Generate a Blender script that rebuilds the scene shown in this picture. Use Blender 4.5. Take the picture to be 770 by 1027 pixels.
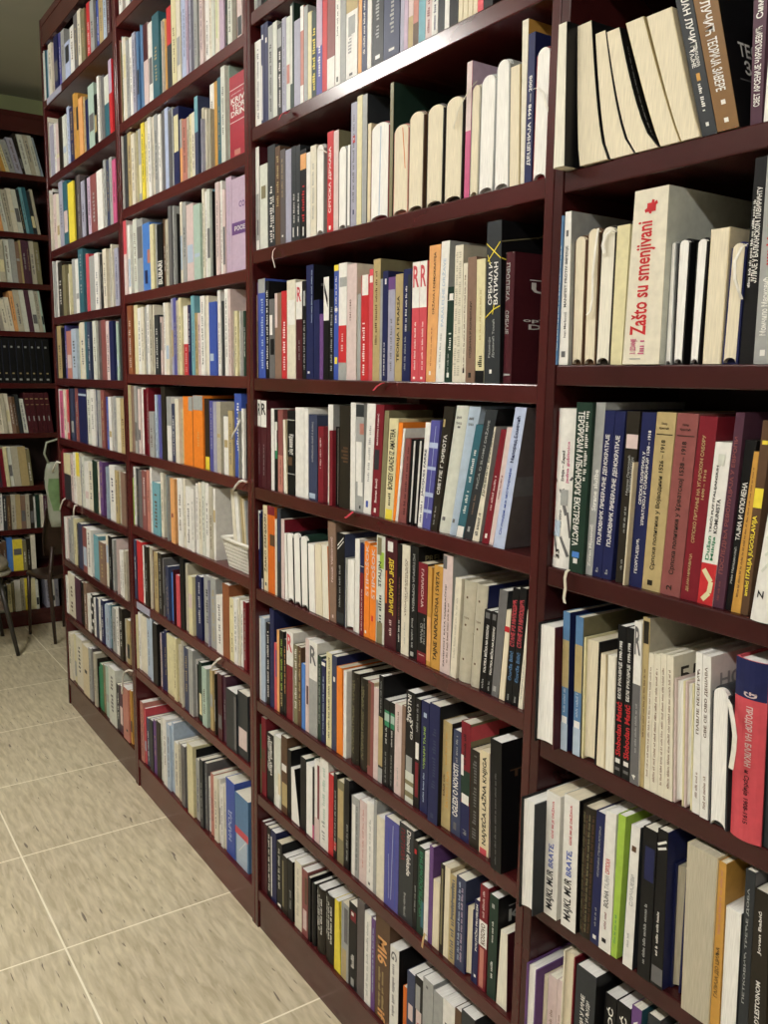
import bpy, math, random
from mathutils import Matrix, Vector
import numpy as np
for o in list(bpy.data.objects): bpy.data.objects.remove(o)
SC = bpy.context.scene
COL = SC.collection

# ------------------------------------------------------------------ camera
FPX, YAW, PIT, ROL = 872.761, .596975, .154459, .014217
D, T0, H = .84757, -.86322, 1.3307          # shelf front plane Y=D, post X=T0, eye height
XB = [T0 + .92, T0, T0 - .92, T0 - 1.79854, T0 - 2.64975]   # bookcase boundaries along the row
XL = -4.735                                  # front plane of the bookcase on the end wall
_fw = np.array([-math.cos(YAW), math.sin(YAW), 0.]); _rt = np.array([math.sin(YAW), math.cos(YAW), 0.]); _up = np.array([0, 0, 1.])
_F = _fw*math.cos(PIT) - _up*math.sin(PIT); _U0 = _up*math.cos(PIT) + _fw*math.sin(PIT)
_R = _rt*math.cos(ROL) + _U0*math.sin(ROL); _U = _U0*math.cos(ROL) - _rt*math.sin(ROL)
_C = np.array([0, 0, H])
cam = bpy.data.cameras.new('camera'); cam_o = bpy.data.objects.new('camera', cam); COL.objects.link(cam_o)
cam.sensor_fit = 'HORIZONTAL'; cam.sensor_width = 36; cam.lens = 36*FPX/770; cam.clip_start = .02
cam_o.matrix_world = Matrix(((_R[0], _U[0], -_F[0], 0), (_R[1], _U[1], -_F[1], 0), (_R[2], _U[2], -_F[2], H), (0, 0, 0, 1)))
SC.camera = cam_o
# ------------------------------------------------------------------ light
w = bpy.data.worlds.new('world'); SC.world = w; w.use_nodes = True
w.node_tree.nodes['Background'].inputs[0].default_value = (.9, .93, 1, 1); w.node_tree.nodes['Background'].inputs[1].default_value = .12
LAMPS = [(-2.99, -.35, 2.57, .31, 104.0), (-1.35, -.85, 2.73, .60, 82.0), (.55, -.85, 2.73, .60, 74.0)]      # ceiling tube fittings over the aisle: x, y, top z, half length, emission
LAMP_COL = (1.0, .965, .90)
SC.view_settings.view_transform = 'Standard'; SC.view_settings.look = 'None'
SC.view_settings.exposure = 0.15; SC.view_settings.gamma = 1; SC.view_settings.use_curve_mapping = False
SC.cycles.use_denoising = True
SC.cycles.max_bounces = 6

# ------------------------------------------------------------------ pixel -> place (on the known shelf planes)
def ray(x, y): return _F + _R*(x-385)/FPX - _U*(y-513.5)/FPX
def on_plane(x, y, ax, v):
    d = ray(x, y); return _C + d*(v-_C[ax])/d[ax]
def along(x, ax, v, z):
    """coordinate along the shelf (other horizontal axis) that shows at pixel column x, on plane axis ax = v, at height z"""
    o = 1-ax; k = (x-385)/FPX
    q = _R - k*_F
    return -((v-_C[ax])*q[ax] + (z-H)*q[2])/q[o] + _C[o]
def height(y, ax, v, t):
    o = 1-ax; k = (513.5-y)/FPX
    q = _U - k*_F
    return H - ((v-_C[ax])*q[ax] + (t-_C[o])*q[o])/q[2]

# ------------------------------------------------------------------ materials
MAT = {}
def mat(name, rgb, rough=.45, var=.10, scale=60., stretch=(1, 1, 1), spec=.5, bump=0):
    if name in MAT: return MAT[name]
    m = bpy.data.materials.new(name); m.use_nodes = True; n = m.node_tree.nodes; l = m.node_tree.links
    b = n['Principled BSDF']; b.inputs['Roughness'].default_value = rough
    b.inputs['Specular IOR Level'].default_value = spec
    tc = n.new('ShaderNodeTexCoord'); mp = n.new('ShaderNodeMapping'); mp.inputs['Scale'].default_value = stretch
    no = n.new('ShaderNodeTexNoise'); no.inputs['Scale'].default_value = scale; no.inputs['Detail'].default_value = 3
    l.new(tc.outputs['Object'], mp.inputs[0]); l.new(mp.outputs[0], no.inputs['Vector'])
    cr = n.new('ShaderNodeValToRGB')
    cr.color_ramp.elements[0].position = .3; cr.color_ramp.elements[1].position = .7
    cr.color_ramp.elements[0].color = (*[c*(1-var) for c in rgb], 1); cr.color_ramp.elements[1].color = (*[min(1, c*(1+var)) for c in rgb], 1)
    l.new(no.outputs['Fac'], cr.inputs[0]); l.new(cr.outputs[0], b.inputs['Base Color'])
    if bump:
        bp = n.new('ShaderNodeBump'); bp.inputs['Strength'].default_value = bump; bp.inputs['Distance'].default_value = .001
        l.new(no.outputs['Fac'], bp.inputs['Height']); l.new(bp.outputs[0], b.inputs['Normal'])
    MAT[name] = m; return m
# code: (rgb, spoken colour)
PAL = {
 'W': ((.74, .73, .69), 'white'), 'I': ((.68, .64, .52), 'ivory'), 'C': ((.66, .57, .38), 'cream'), 'J': ((.33, .34, .33), 'grey'),
 'g': ((.13, .128, .13), 'mid grey'), 'X': ((.028, .032, .036), 'charcoal'), 'K': ((.007, .007, .008), 'black'), 'N': ((.014, .018, .075), 'navy'),
 'n': ((.04, .05, .10), 'slate blue'), 'B': ((.045, .085, .36), 'blue'), 'b': ((.07, .20, .55), 'bright blue'), 'L': ((.40, .49, .60), 'pale blue'),
 'l': ((.09, .19, .35), 'sky blue'), 'R': ((.50, .03, .035), 'red'), 'r': ((.17, .013, .022), 'dark red'), 'M': ((.06, .011, .016), 'maroon'),
 'P': ((.62, .50, .48), 'pale pink'), 'p': ((.52, .10, .22), 'pink'), 'S': ((.46, .19, .15), 'salmon'), 'O': ((.78, .22, .025), 'orange'),
 'o': ((.60, .14, .02), 'burnt orange'), 'Y': ((.76, .62, .06), 'yellow'), 'y': ((.66, .61, .37), 'pale yellow'), 'T': ((.42, .33, .16), 'tan'),
 'h': ((.52, .28, .06), 'ochre'), 'A': ((.10, .055, .03), 'brown'), 'a': ((.22, .14, .10), 'light brown'), 'G': ((.03, .21, .10), 'green'),
 'E': ((.014, .035, .024), 'dark green'), 'm': ((.38, .50, .43), 'mint'), 'i': ((.33, .50, .07), 'lime green'), 'Q': ((.035, .12, .155), 'teal'),
 'q': ((.16, .36, .42), 'pale teal'), 'V': ((.13, .06, .20), 'violet'), 'Z': ((.34, .34, .43), 'lavender'), 'z': ((.085, .085, .30), 'indigo'),
 'H': ((.23, .075, .07), 'rose brown'), 'k': ((.45, .42, .33), 'beige cloth'), 'e': ((.20, .18, .10), 'olive'), 'D': ((.022, .018, .013), 'dark brown'),
 'u': ((.48, .37, .48), 'lilac'), 'f': ((.70, .36, .14), 'peach orange'), 't': ((.55, .075, .095), 'rose red'), 'x': ((.085, .072, .09), 'grey'),
 'd': ((.10, .085, .085), 'dusky brown'), 'v': ((.075, .03, .05), 'plum'), 'w': ((.60, .62, .55), 'pale green'), '1': ((.19, .10, .034), 'brown ochre'), '2': ((.25, .085, .035), 'rust'), '3': ((.33, .018, .035), 'crimson'), 'c': ((.43, .50, .68), 'powder blue'),
}
def cmat(c): return mat('cover_'+PAL[c][1].replace(' ', '_'), PAL[c][0], .40, .07, 90, (1, 1, 1), .20)
PAGE = {'W': ('white', (.80, .79, .75)), 'I': ('ivory', (.74, .71, .60)), 'C': ('cream', (.70, .635, .48)), 'G': ('yellowed grey', (.46, .42, .32))}
def pmat(c): return mat('pages_'+PAGE[c][0], PAGE[c][1], .8, .13, 30, (34, 1.2, 1.2), .2)
WOOD = mat('mahogany_laminate', (.058, .0085, .0085), .22, .16, 9, (1, 1, 1), .5)
WOODV = mat('mahogany_back_panel', (.03, .009, .009), .5, .15, 9)
FLOORM = None

# ------------------------------------------------------------------ mesh helper
class MB:
    def __init__(s): s.v = []; s.f = []; s.mi = []; s.ms = []
    def slot(s, m):
        if m not in s.ms: s.ms.append(m)
        return s.ms.index(m)
    def add(s, vs, fs, m):
        b = len(s.v); k = s.slot(m); s.v += [tuple(v) for v in vs]
        for f in fs: s.f.append(tuple(b+i for i in f)); s.mi.append(k)
    def box(s, x0, x1, y0, y1, z0, z1, m):
        s.add([(x, y, z) for x in (x0, x1) for y in (y0, y1) for z in (z0, z1)],
              [(0, 1, 3, 2), (4, 6, 7, 5), (0, 4, 5, 1), (2, 3, 7, 6), (0, 2, 6, 4), (1, 5, 7, 3)], m)
    def tube(s, pts, r, m, n=8, cap=True):
        pts = [Vector(p) for p in pts]; rr = r if isinstance(r, (list, tuple)) else [r]*len(pts); vs = []
        for i, p in enumerate(pts):
            t = (pts[min(i+1, len(pts)-1)] - pts[max(i-1, 0)]).normalized()
            a = t.orthogonal().normalized() if i == 0 else (a0 - t*a0.dot(t)).normalized()
            a0 = a; b = t.cross(a)
            for k in range(n):
                an = 2*math.pi*k/n; vs.append(p + (a*math.cos(an) + b*math.sin(an))*rr[i])
        fs = [(i*n+k, i*n+(k+1) % n, (i+1)*n+(k+1) % n, (i+1)*n+k) for i in range(len(pts)-1) for k in range(n)]
        if cap: fs += [tuple(range(n))[::-1], tuple((len(pts)-1)*n+k for k in range(n))]
        s.add(vs, fs, m)
    def ribbon(s, pts, wd, m, side=(1, 0, 0), th=.0006):
        sd = Vector(side).normalized()*wd*.5; vs = []
        for i, p in enumerate(pts):
            p = Vector(p); t = (Vector(pts[min(i+1, len(pts)-1)])-Vector(pts[max(i-1, 0)])).normalized(); nn = t.cross(sd).normalized()*th
            vs += [p-sd, p+sd, p+sd+nn, p-sd+nn]
        fs = []
        for i in range(len(pts)-1):
            a = 4*i
            for k in range(4): fs.append((a+k, a+(k+1) % 4, a+4+(k+1) % 4, a+4+k))
        fs += [(3, 2, 1, 0), (len(vs)-4, len(vs)-3, len(vs)-2, len(vs)-1)]
        s.add(vs, fs, m)
    def build(s, name, parent=None, smooth=False):
        me = bpy.data.meshes.new(name); me.from_pydata(s.v, [], s.f); me.polygons.foreach_set('material_index', s.mi)
        for m in s.ms: me.materials.append(m)
        if smooth: me.polygons.foreach_set('use_smooth', [True]*len(s.f))
        me.update()
        o = bpy.data.objects.new(name, me); COL.objects.link(o)
        if parent: o.parent = parent
        return o
def tag(o, label=None, cat=None, group=None, kind=None):
    for k, v in (('label', label), ('category', cat), ('group', group), ('kind', kind)):
        if v: o[k] = v
    return o
def empty(name, loc, rz=0):
    o = bpy.data.objects.new(name, None); o.empty_display_size = .05; o.location = loc; o.rotation_euler = (0, 0, rz); COL.objects.link(o); return o
def bevel(o, w=.002, seg=2):
    m = o.modifiers.new('bevel', 'BEVEL'); m.width = w; m.segments = seg; m.limit_method = 'ANGLE'; return o

# ------------------------------------------------------------------ room
CEIL = 2.73
XW0, XW1, YW0, YW1 = -5.02, 2.0, -1.75, 1.26
fm = bpy.data.materials.new('vinyl_floor_tile'); fm.use_nodes = True
def floor_nodes():
    n = fm.node_tree.nodes; l = fm.node_tree.links; b = n['Principled BSDF']; b.inputs['Roughness'].default_value = .42
    tc = n.new('ShaderNodeTexCoord'); sx = n.new('ShaderNodeSeparateXYZ'); l.new(tc.outputs['Object'], sx.inputs[0])
    def M(op, a, bb=None, c=None):
        q = n.new('ShaderNodeMath'); q.operation = op
        for i, v in enumerate((a, bb, c)):
            if v is None: continue
            if isinstance(v, (int, float)): q.inputs[i].default_value = v
            else: l.new(v, q.inputs[i])
        return q.outputs[0]
    def tri(sock, off, per): return M('ABSOLUTE', M('SUBTRACT', M('FRACT', M('ADD', M('MULTIPLY', M('SUBTRACT', sock, off), 1/per), .5)), .5))
    gx = M('LESS_THAN', tri(sx.outputs[0], -1.94, .466), .0023/.466); gy = M('LESS_THAN', tri(sx.outputs[1], .437, .50), .0023/.50)
    g = M('MAXIMUM', gx, gy)
    def noise(sc, scale, det=4, dist=.3):
        mp = n.new('ShaderNodeMapping'); mp.inputs['Scale'].default_value = sc; l.new(tc.outputs['Object'], mp.inputs[0])
        no = n.new('ShaderNodeTexNoise'); no.inputs['Scale'].default_value = scale; no.inputs['Detail'].default_value = det; no.inputs['Distortion'].default_value = dist
        l.new(mp.outputs[0], no.inputs['Vector']); return no.outputs['Fac']
    def ramp(s, p0, c0, p1, c1):
        r = n.new('ShaderNodeValToRGB'); r.color_ramp.elements[0].position = p0; r.color_ramp.elements[1].position = p1
        r.color_ramp.elements[0].color = (*c0, 1); r.color_ramp.elements[1].color = (*c1, 1); l.new(s, r.inputs[0]); return r.outputs[0]
    def mix(f, a, c):
        q = n.new('ShaderNodeMix'); q.data_type = 'RGBA'
        if isinstance(f, float): q.inputs[0].default_value = f
        else: l.new(f, q.inputs[0])
        for i, v in ((6, a), (7, c)):
            if isinstance(v, tuple): q.inputs[i].default_value = (*v, 1)
            else: l.new(v, q.inputs[i])
        return q.outputs[2]
    base = ramp(noise((6, 32, 1), 2.1, 5, .5), .34, (.50, .435, .29), .68, (.72, .645, .475))
    dark = ramp(noise((7, 52, 1), 2.0, 2, .3), .675, (0, 0, 0), .72, (1, 1, 1))
    lite = ramp(noise((6, 38, 1), 1.9, 2, .3), .56, (0, 0, 0), .68, (1, 1, 1))
    c1 = mix(dark, base, (.20, .165, .12)); c2 = mix(M('MULTIPLY', lite, .55), c1, (.74, .67, .52))
    blot = ramp(noise((1.5, 1.5, 1), 1.6, 2, 0), .4, (.95, .94, .93), .65, (1.0, 1.0, .98))
    mm = n.new('ShaderNodeMix'); mm.data_type = 'RGBA'; mm.blend_type = 'MULTIPLY'; mm.inputs[0].default_value = 1; l.new(c2, mm.inputs[6]); l.new(blot, mm.inputs[7])
    l.new(mix(g, mm.outputs[2], (.95, .89, .73)), b.inputs['Base Color'])
floor_nodes()
WALLM = mat('olive_painted_plaster', (.31, .34, .17), .85, .05, 4)
WHITEM = mat('pale_painted_plaster', (.30, .27, .22), .85, .05, 4)
CEILM = mat('grey_painted_ceiling', (.47, .465, .41), .9, .04, 3)
def slab(name, x0, x1, y0, y1, z0, z1, m):
    b = MB(); b.box(x0, x1, y0, y1, z0, z1, m); o = b.build(name); o['kind'] = 'structure'; return o
slab('floor', XW0-.1, XW1+.1, YW0-.1, YW1+.1, -.06, 0, fm)
slab('ceiling', XW0-.1, XW1+.1, YW0-.1, YW1+.1, CEIL, CEIL+.06, CEILM)
slab('wall_end', XW0-.1, XW0, YW0-.1, YW1+.1, 0, CEIL, WALLM)
slab('wall_behind_row', XW0, XW1, YW1, YW1+.1, 0, CEIL, WALLM)
slab('wall_opposite', XW0, XW1, YW0-.1, YW0, 0, CEIL, WHITEM)
slab('wall_near', XW1, XW1+.1, YW0-.1, YW1+.1, 0, CEIL, WHITEM)
def lamp_mat(e):
    m = bpy.data.materials.new('lamp_diffuser'); m.use_nodes = True; n = m.node_tree.nodes; b = n['Principled BSDF']
    b.inputs['Base Color'].default_value = (.9, .9, .88, 1); b.inputs['Emission Color'].default_value = (*LAMP_COL, 1); b.inputs['Emission Strength'].default_value = e
    return m
for i, (lx, ly, lz, hl, e) in enumerate(LAMPS):
    r = empty('ceiling_light', (lx, ly, lz))
    tag(r, ['white tube light hung below the ceiling over the far part of the aisle', 'white tube light fixed to the ceiling over the middle of the aisle', 'white tube light fixed to the ceiling behind the camera'][i], 'light', 'ceiling lights over the aisle')
    b = MB(); b.box(-hl-.02, hl+.02, -.06, .06, -.025, 0, mat('lamp_white_metal', (.8, .8, .78), .4))
    if lz < CEIL-.01:
        for sx in (-.7, .7): b.tube([(sx*hl, 0, 0), (sx*hl, 0, CEIL-lz-.001)], .006, mat('lamp_white_metal', (.8, .8, .78)))
    bevel(b.build('housing', r), .003)
    b = MB(); b.box(-hl, hl, -.05, .05, -.06, -.0252, lamp_mat(e)); bevel(b.build('diffuser', r), .01)

# ------------------------------------------------------------------ bookcases
ZS = {'S0': 2.071, 'S1': 1.844, 'S2': 1.594, 'S3': 1.323, 'S4': 1.082, 'S5': .849, 'S6': .582, 'S7': .349, 'S8': .100,
      'T0': 1.875, 'T1': 1.595, 'T2': 1.349, 'T3': 1.075, 'T4': .824, 'T5': .576, 'T6': .335, 'T7': .10,
      'U0': 2.329, 'U1': 2.042, 'U2': 1.804, 'U3': 1.560, 'U4': 1.327, 'U5': 1.092, 'U6': .865, 'U7': .63, 'U8': .399, 'U9': .094,
      'V1': 2.305, 'V2': 2.034, 'V3': 1.776, 'V4': 1.533, 'V5': 1.307, 'V6': 1.081, 'V7': .846, 'V8': .603, 'V9': .383, 'V10': .109,
      'L1': 2.295, 'L2': 2.012, 'L3': 1.768, 'L4': 1.530, 'L5': 1.272, 'L6': 1.018, 'L7': .745, 'L8': .520, 'L9': .300, 'L10': .085}
TOP = 2.585; DEP = .27; TH = .027; PW = .017
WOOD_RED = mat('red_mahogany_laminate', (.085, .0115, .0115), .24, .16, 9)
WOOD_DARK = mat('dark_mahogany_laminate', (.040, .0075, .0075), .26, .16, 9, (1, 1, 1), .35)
def bookcase(x0, x1, shelves, label, fr=None, WOOD=WOOD):
    """a bookcase whose front face lies at local y=0, x0..x1 local, going back to +y"""
    r = empty('bookcase', *(fr or ((0, D, 0), 0)))
    tag(r, label, 'bookcase', 'tall mahogany bookcases')
    for a in (x0, x1-PW):
        b = MB(); b.box(a+.0004, a+PW-.0004, 0, DEP, 0, TOP, WOOD); bevel(b.build('side_panel', r), .0015)
    b = MB(); b.box(x0+PW, x1-PW, DEP-.008, DEP-.001, .02, TOP-.01, WOODV); b.build('back_panel', r)
    b = MB(); b.box(x0+PW, x1-PW, .001, DEP-.008, TOP-TH, TOP-.0005, WOOD); bevel(b.build('top_board', r), .0015)
    b = MB(); b.box(x0+PW, x1-PW, .002, .02, TOP-.095, TOP-TH, WOOD); bevel(b.build('top_rail', r), .0015)
    zb = min(shelves)
    for z in shelves:
        b = MB(); b.box(x0+PW, x1-PW, .0015, DEP-.008, z-TH, z, WOOD); bevel(b.build('shelf', r), .002)
    b = MB(); b.box(x0+PW, x1-PW, .004, .022, 0, zb-TH, WOOD); bevel(b.build('plinth', r), .0015)
    return r
Zs = lambda p: [z for k, z in ZS.items() if k[0] == p]
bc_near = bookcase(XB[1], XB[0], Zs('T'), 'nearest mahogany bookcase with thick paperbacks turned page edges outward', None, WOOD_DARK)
bc_second = bookcase(XB[2], XB[1], Zs('S'), 'wide mahogany bookcase in the middle of the row, densely packed with books')
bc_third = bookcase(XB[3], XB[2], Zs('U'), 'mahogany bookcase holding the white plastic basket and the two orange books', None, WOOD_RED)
bc_far = bookcase(XB[4], XB[3], Zs('V'), 'mahogany bookcase at the far end of the row beside the open floor')
bc_end = bookcase(-.02, 1.20, Zs('L'), 'dim mahogany bookcase standing across the end wall behind the row', ((XL, -.02, 0), math.pi/2))
# a short upright divider stands on the fourth shelf of the middle bookcase
pa = along(406.5, 1, D+.11, 1.15); pb = along(419, 1, D+.11, 1.15)
b = MB(); b.box(pa, pb, .11, DEP-.009, ZS['S4']+.0005, ZS['S3']-TH-.0005, mat('mahogany_divider', (.20, .035, .04), .35, .12, 9)); bevel(b.build('divider', bc_second), .001)
# paper price strips stuck on two shelf edges
for root, px0, px1, s, c in ((bc_far, 47, 61, 'V1', 'Z'), (bc_third, 137, 150, 'U7', 'Z')):
    a0 = along(px0, 1, D, ZS[s]); a1 = along(px1, 1, D, ZS[s])
    b = MB(); b.box(a0, a1, -.0008, .0012, ZS[s]-.024, ZS[s]-.003, cmat(c)); tag(b.build('label_strip', root), 'lavender paper strip on the shelf edge')

# ------------------------------------------------------------------ lettering
GLYPH = {}
def collect_text(strings):
    objs = {}
    for s in sorted(strings):
        c = bpy.data.curves.new('lettering', 'FONT'); c.body = s; c.resolution_u = 2; c.offset = .022
        o = bpy.data.objects.new('lettering', c); COL.objects.link(o); objs[s] = o
    bpy.context.view_layer.update(); dg = bpy.context.evaluated_depsgraph_get()
    for s, o in objs.items():
        e = o.evaluated_get(dg); m = e.to_mesh()
        vs = np.array([v.co[:2] for v in m.vertices]); fs = [tuple(p.vertices) for p in m.polygons]
        lo, hi = vs.min(0), vs.max(0); vs = (vs-lo)/(hi-lo)
        GLYPH[s] = (vs, fs); e.to_mesh_clear()
    for s, o in objs.items():
        c = o.data; bpy.data.objects.remove(o); bpy.data.curves.remove(c)
RND = random.Random(7)
def strokes(n):
    """an unreadable printed line: small upright strokes grouped as words, in unit space"""
    vs, fs = [], []; x = 0
    while x < n:
        wl = RND.randint(3, 8)
        for k in range(wl):
            wdt = RND.uniform(.34, .5); hh = RND.choice((.72, .72, 1.0)); b = len(vs)
            vs += [(x, 0), (x+wdt, 0), (x+wdt, hh), (x, hh)]; fs.append((b, b+1, b+2, b+3))
            x += .72
            if x >= n: break
        x += .8
    a = np.array(vs); a[:, 0] /= a[:, 0].max(); return a, fs

# ------------------------------------------------------------------ one book
class Book: pass
def parse(line, zb, ax, plane):
    parts = [p.strip() for p in line.split('|')]
    tk = parts[0].split(); B = Book()
    B.x0, B.x1, B.yt, B.type, B.col = float(tk[0]), float(tk[1]), float(tk[2]), tk[3], tk[4]
    o = dict(kv.split('=') for kv in tk[5:] if '=' in kv); B.fl = [k for k in tk[5:] if '=' not in k]
    B.face = o.get('f', B.col); B.page = o.get('k', 'W' if B.type in 'fg' else 'I'); B.q = float(o.get('q', 1))
    B.decor = [d.strip().split() for d in parts[1].split(';') if d.strip()] if len(parts) > 1 else []
    B.desc = parts[2] if len(parts) > 2 else None
    r = float(o.get('r', B.rec if hasattr(B, 'rec') else 1.0 if ax == 1 else 1.0))/100
    sgn = 1 if ax == 1 else -1
    B.v = plane + sgn*r; B.ax = ax; B.zb = zb+.0004
    if 't' in o:
        a, c = [float(q) for q in o['t'].split(',')]
        B.xa, B.xb = along(B.x0, ax, B.v, zb), along(B.x1, ax, B.v, zb)
        P = on_plane((a+c)/2, B.yt, ax, B.v); B.h = P[2]-zb
        B.ta, B.tb = along(a, ax, B.v, P[2]), along(c, ax, B.v, P[2])
    elif 'V' in B.fl:
        P = on_plane((B.x0+B.x1)/2, B.yt, ax, B.v); B.h = P[2]-zb
        B.xa, B.xb = along(B.x0, ax, B.v, P[2]), along(B.x1, ax, B.v, P[2]); B.ta, B.tb = B.xa, B.xb
    else:
        B.xa, B.xb = along(B.x0, ax, B.v, zb), along(B.x1, ax, B.v, zb); B.ta, B.tb = B.xa, B.xb
        B.h = height(B.yt, ax, B.v, (B.xa+B.xb)/2)-zb
    B.d = float(o['d'])/100 if 'd' in o else min(max(B.h*.70, .10), .205)
    B.area = (B.x1-B.x0)*abs(B.h)
    return B
def settle(books, lim, lo=-99, hi=99):
    """keep neighbours from running into each other, into the posts and into the next shelf"""
    books.sort(key=lambda b: b.xa+b.ta); g = .0005; p = None
    for b in books:
        h0 = b.h; b.h = min(b.h, lim-.006)
        b.ta, b.tb = b.xa+(b.ta-b.xa)*b.h/h0, b.xb+(b.tb-b.xb)*b.h/h0
        lx = lo+g if p is None else p.xb+g
        if b.xa < lx: b.xa = lx
        zc = b.h if p is None else min(p.h, b.h)
        lt = lo+g if p is None else p.xb+(p.tb-p.xb)*zc/p.h+g
        cur = b.xa+(b.ta-b.xa)*zc/b.h
        if cur < lt: b.ta += (lt-cur)*b.h/zc
        b.xb = max(b.xb, b.xa+.0025); b.tb = max(b.tb, b.ta+.0025); p = b
    nx = nt = hi
    for b in reversed(books):
        ox, ot = b.xb-(nx-g), b.tb-(nt-g)
        if ox <= 0 and (ot <= 0 or nx != hi and ot < .03): break
        if ox > 0: w_ = b.xb-b.xa; b.xb -= ox; b.xa -= max(0, ox-max(0, w_-.004)) if w_ > .02 else ox
        if ot > 0: w_ = b.tb-b.ta; b.tb -= ot; b.ta -= max(0, ot-max(0, w_-.004)) if w_ > .02 else ot
        nx, nt = b.xa, b.ta
def geometry(B):
    """-> list of (part name, MB) in the book's own frame: x along the shelf, y into it, z up"""
    xm = (B.xa+B.xb)/2; h = B.h; xa, xb, ta, tb = B.xa-xm, B.xb-xm, B.ta-xm, B.tb-xm
    t = max(.5*(xb-xa+tb-ta), .002); q = B.q
    def pos(c, y, z):
        u = max(0., min(1.05, z/h)); g = u**q
        return ((xa+(xb-xa)*c)*(1-g) + (ta+(tb-ta)*c)*g, y, z)
    nz = 1 if q == 1 else 8
    def box(mb, c0, c1, y0, y1, z0, z1, m):
        vs, fs = [], []
        for i in range(nz+1):
            z = z0+(z1-z0)*i/nz
            vs += [pos(c0, y0, z), pos(c1, y0, z), pos(c1, y1, z), pos(c0, y1, z)]
        for i in range(nz):
            a = 4*i
            for k in range(4): fs.append((a+k, a+(k+1) % 4, a+4+(k+1) % 4, a+4+k))
        fs += [(3, 2, 1, 0), (4*nz, 4*nz+1, 4*nz+2, 4*nz+3)]
        mb.add(vs, fs, m)
    cm, fm_, pm = cmat(B.col), cmat(B.face), pmat(B.page)
    cov, pg = MB(), MB(); d = B.d; bul = 0
    if B.type == 's':
        b = min(.0007/t, .2)
        box(cov, 0, 1, 0, .0008, 0, h, cm)
        box(cov, 0, b, .0008, d, 0, h, cm); box(cov, 1-b, 1, .0008, d, 0, h, fm_)
        box(pg, b, 1-b, .0008, d-.001, .0008, h-.0012, pm)
    elif B.type == 'h':
        b = min(.0024/t, .25); bul = min(.005, t*.16); n = 6
        ys = [bul*(2*i/n-1)**2 for i in range(n+1)]
        vs = [pos(i/n, ys[i], z) for z in (0, h) for i in range(n+1)] + [pos(i/n, ys[i]+.002, z) for z in (0, h) for i in range(n+1)]
        m = n+1; fs = []
        for i in range(n):
            fs += [(i, i+1, m+i+1, m+i), (2*m+i+1, 2*m+i, 3*m+i, 3*m+i+1), (m+i, m+i+1, 3*m+i+1, 3*m+i), (i+1, i, 2*m+i, 2*m+i+1)]
        fs += [(0, m, 3*m, 2*m), (n, 2*m+n, 3*m+n, m+n)]
        cov.add(vs, fs, cm)
        box(cov, 0, b, bul+.0015, d, 0, h, cm); box(cov, 1-b, 1, bul+.0015, d, 0, h, fm_)
        box(pg, b, 1-b, bul+.003, d-.004, .003, h-.003, pm)
    elif B.type == 'f':          # fore-edge outwards, round-backed: both block and boards show an arched head
        arch = min(.010, t*.36); n = 10; b = min(.0022/t, .2)
        def arc(c): return arch*(1-math.sqrt(max(0, 1-(2*c-1)**2)))
        cs = [.5-.5*math.cos(math.pi*i/n) for i in range(n+1)]
        def prism(mb, c0, c1, y0, y1, zlo, ztop, m, bite=0):
            vs = []
            for y in (y0, y1):
                for c in cs: vs.append(pos(c0+(c1-c0)*c, y, ztop-arc(c)))
                for c in cs: vs.append(pos(c0+(c1-c0)*c, y, zlo+bite*math.sqrt(max(0, 1-(2*c-1)**2))))
            k = n+1; K = 2*k; fs = []
            for i in range(n):
                fs += [(i, k+i, k+i+1, i+1), (K+i, K+i+1, K+k+i+1, K+k+i), (i, i+1, K+i+1, K+i), (k+i+1, k+i, K+k+i, K+k+i+1)]
            fs += [(0, K, K+k, k), (n, k+n, K+k+n, K+n)]
            mb.add(vs, fs, m)
        prism(cov, 0, 1, .006, d, 0, h, fm_)
        prism(pg, b, 1-b, 0, .0062, .0015, h-.0022, pm, min(.007, t*.3))
        for c0, c1 in ((0, b), (1-b, 1)): box(cov, c0, c1, .0005, .006, 0, h-arch, cm)
    elif B.type == 'g':          # fore-edge outwards, hardback
        b = min(.0024/t, .2); n = 6
        box(cov, 0, b, 0, d, 0, h, cm); box(cov, 1-b, 1, 0, d, 0, h, fm_); box(cov, b, 1-b, d-.0025, d, 0, h, cm)
        cc = [b+(1-2*b)*i/n for i in range(n+1)]; yy = [.0035+.004*(1-(2*i/n-1)**2) for i in range(n+1)]
        vs = [pos(c, y, z) for z in (.003, h-.003) for c, y in zip(cc, yy)] + [pos(c, d-.003, z) for z in (.003, h-.003) for c in cc]
        m = n+1; fs = []
        for i in range(n):
            fs += [(i, i+1, m+i+1, m+i), (2*m+i+1, 2*m+i, 3*m+i, 3*m+i+1), (m+i, m+i+1, 3*m+i+1, 3*m+i), (i+1, i, 2*m+i, 2*m+i+1)]
        fs += [(0, m, 3*m, 2*m), (n, 2*m+n, 3*m+n, m+n)]
        pg.add(vs, fs, pm)
    else:                        # 'p': paperback, fore-edge outwards
        b = min(.0009/t, .2)
        box(cov, 0, b, .0006, d, 0, h, cm); box(cov, 1-b, 1, .0006, d, 0, h, fm_); box(cov, b, 1-b, d-.001, d, 0, h, cm)
        box(pg, b, 1-b, 0, d-.001, .0004, h-.0004, pm)
    # ---- printing, painted reflection and gap shade (each impression lies a hair above the one before)
    lift = [0.]
    def front(c, z, k=1): return (lambda p: (p[0], (bul*(2*c-1)**2 if bul else 0) - .0003*k - lift[0], p[2]))(pos(c, 0, z))
    def face(u, z, k=1): return (lambda p: (p[0]+.0003*k+lift[0], u*d, p[2]))(pos(1, 0, z))
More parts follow.
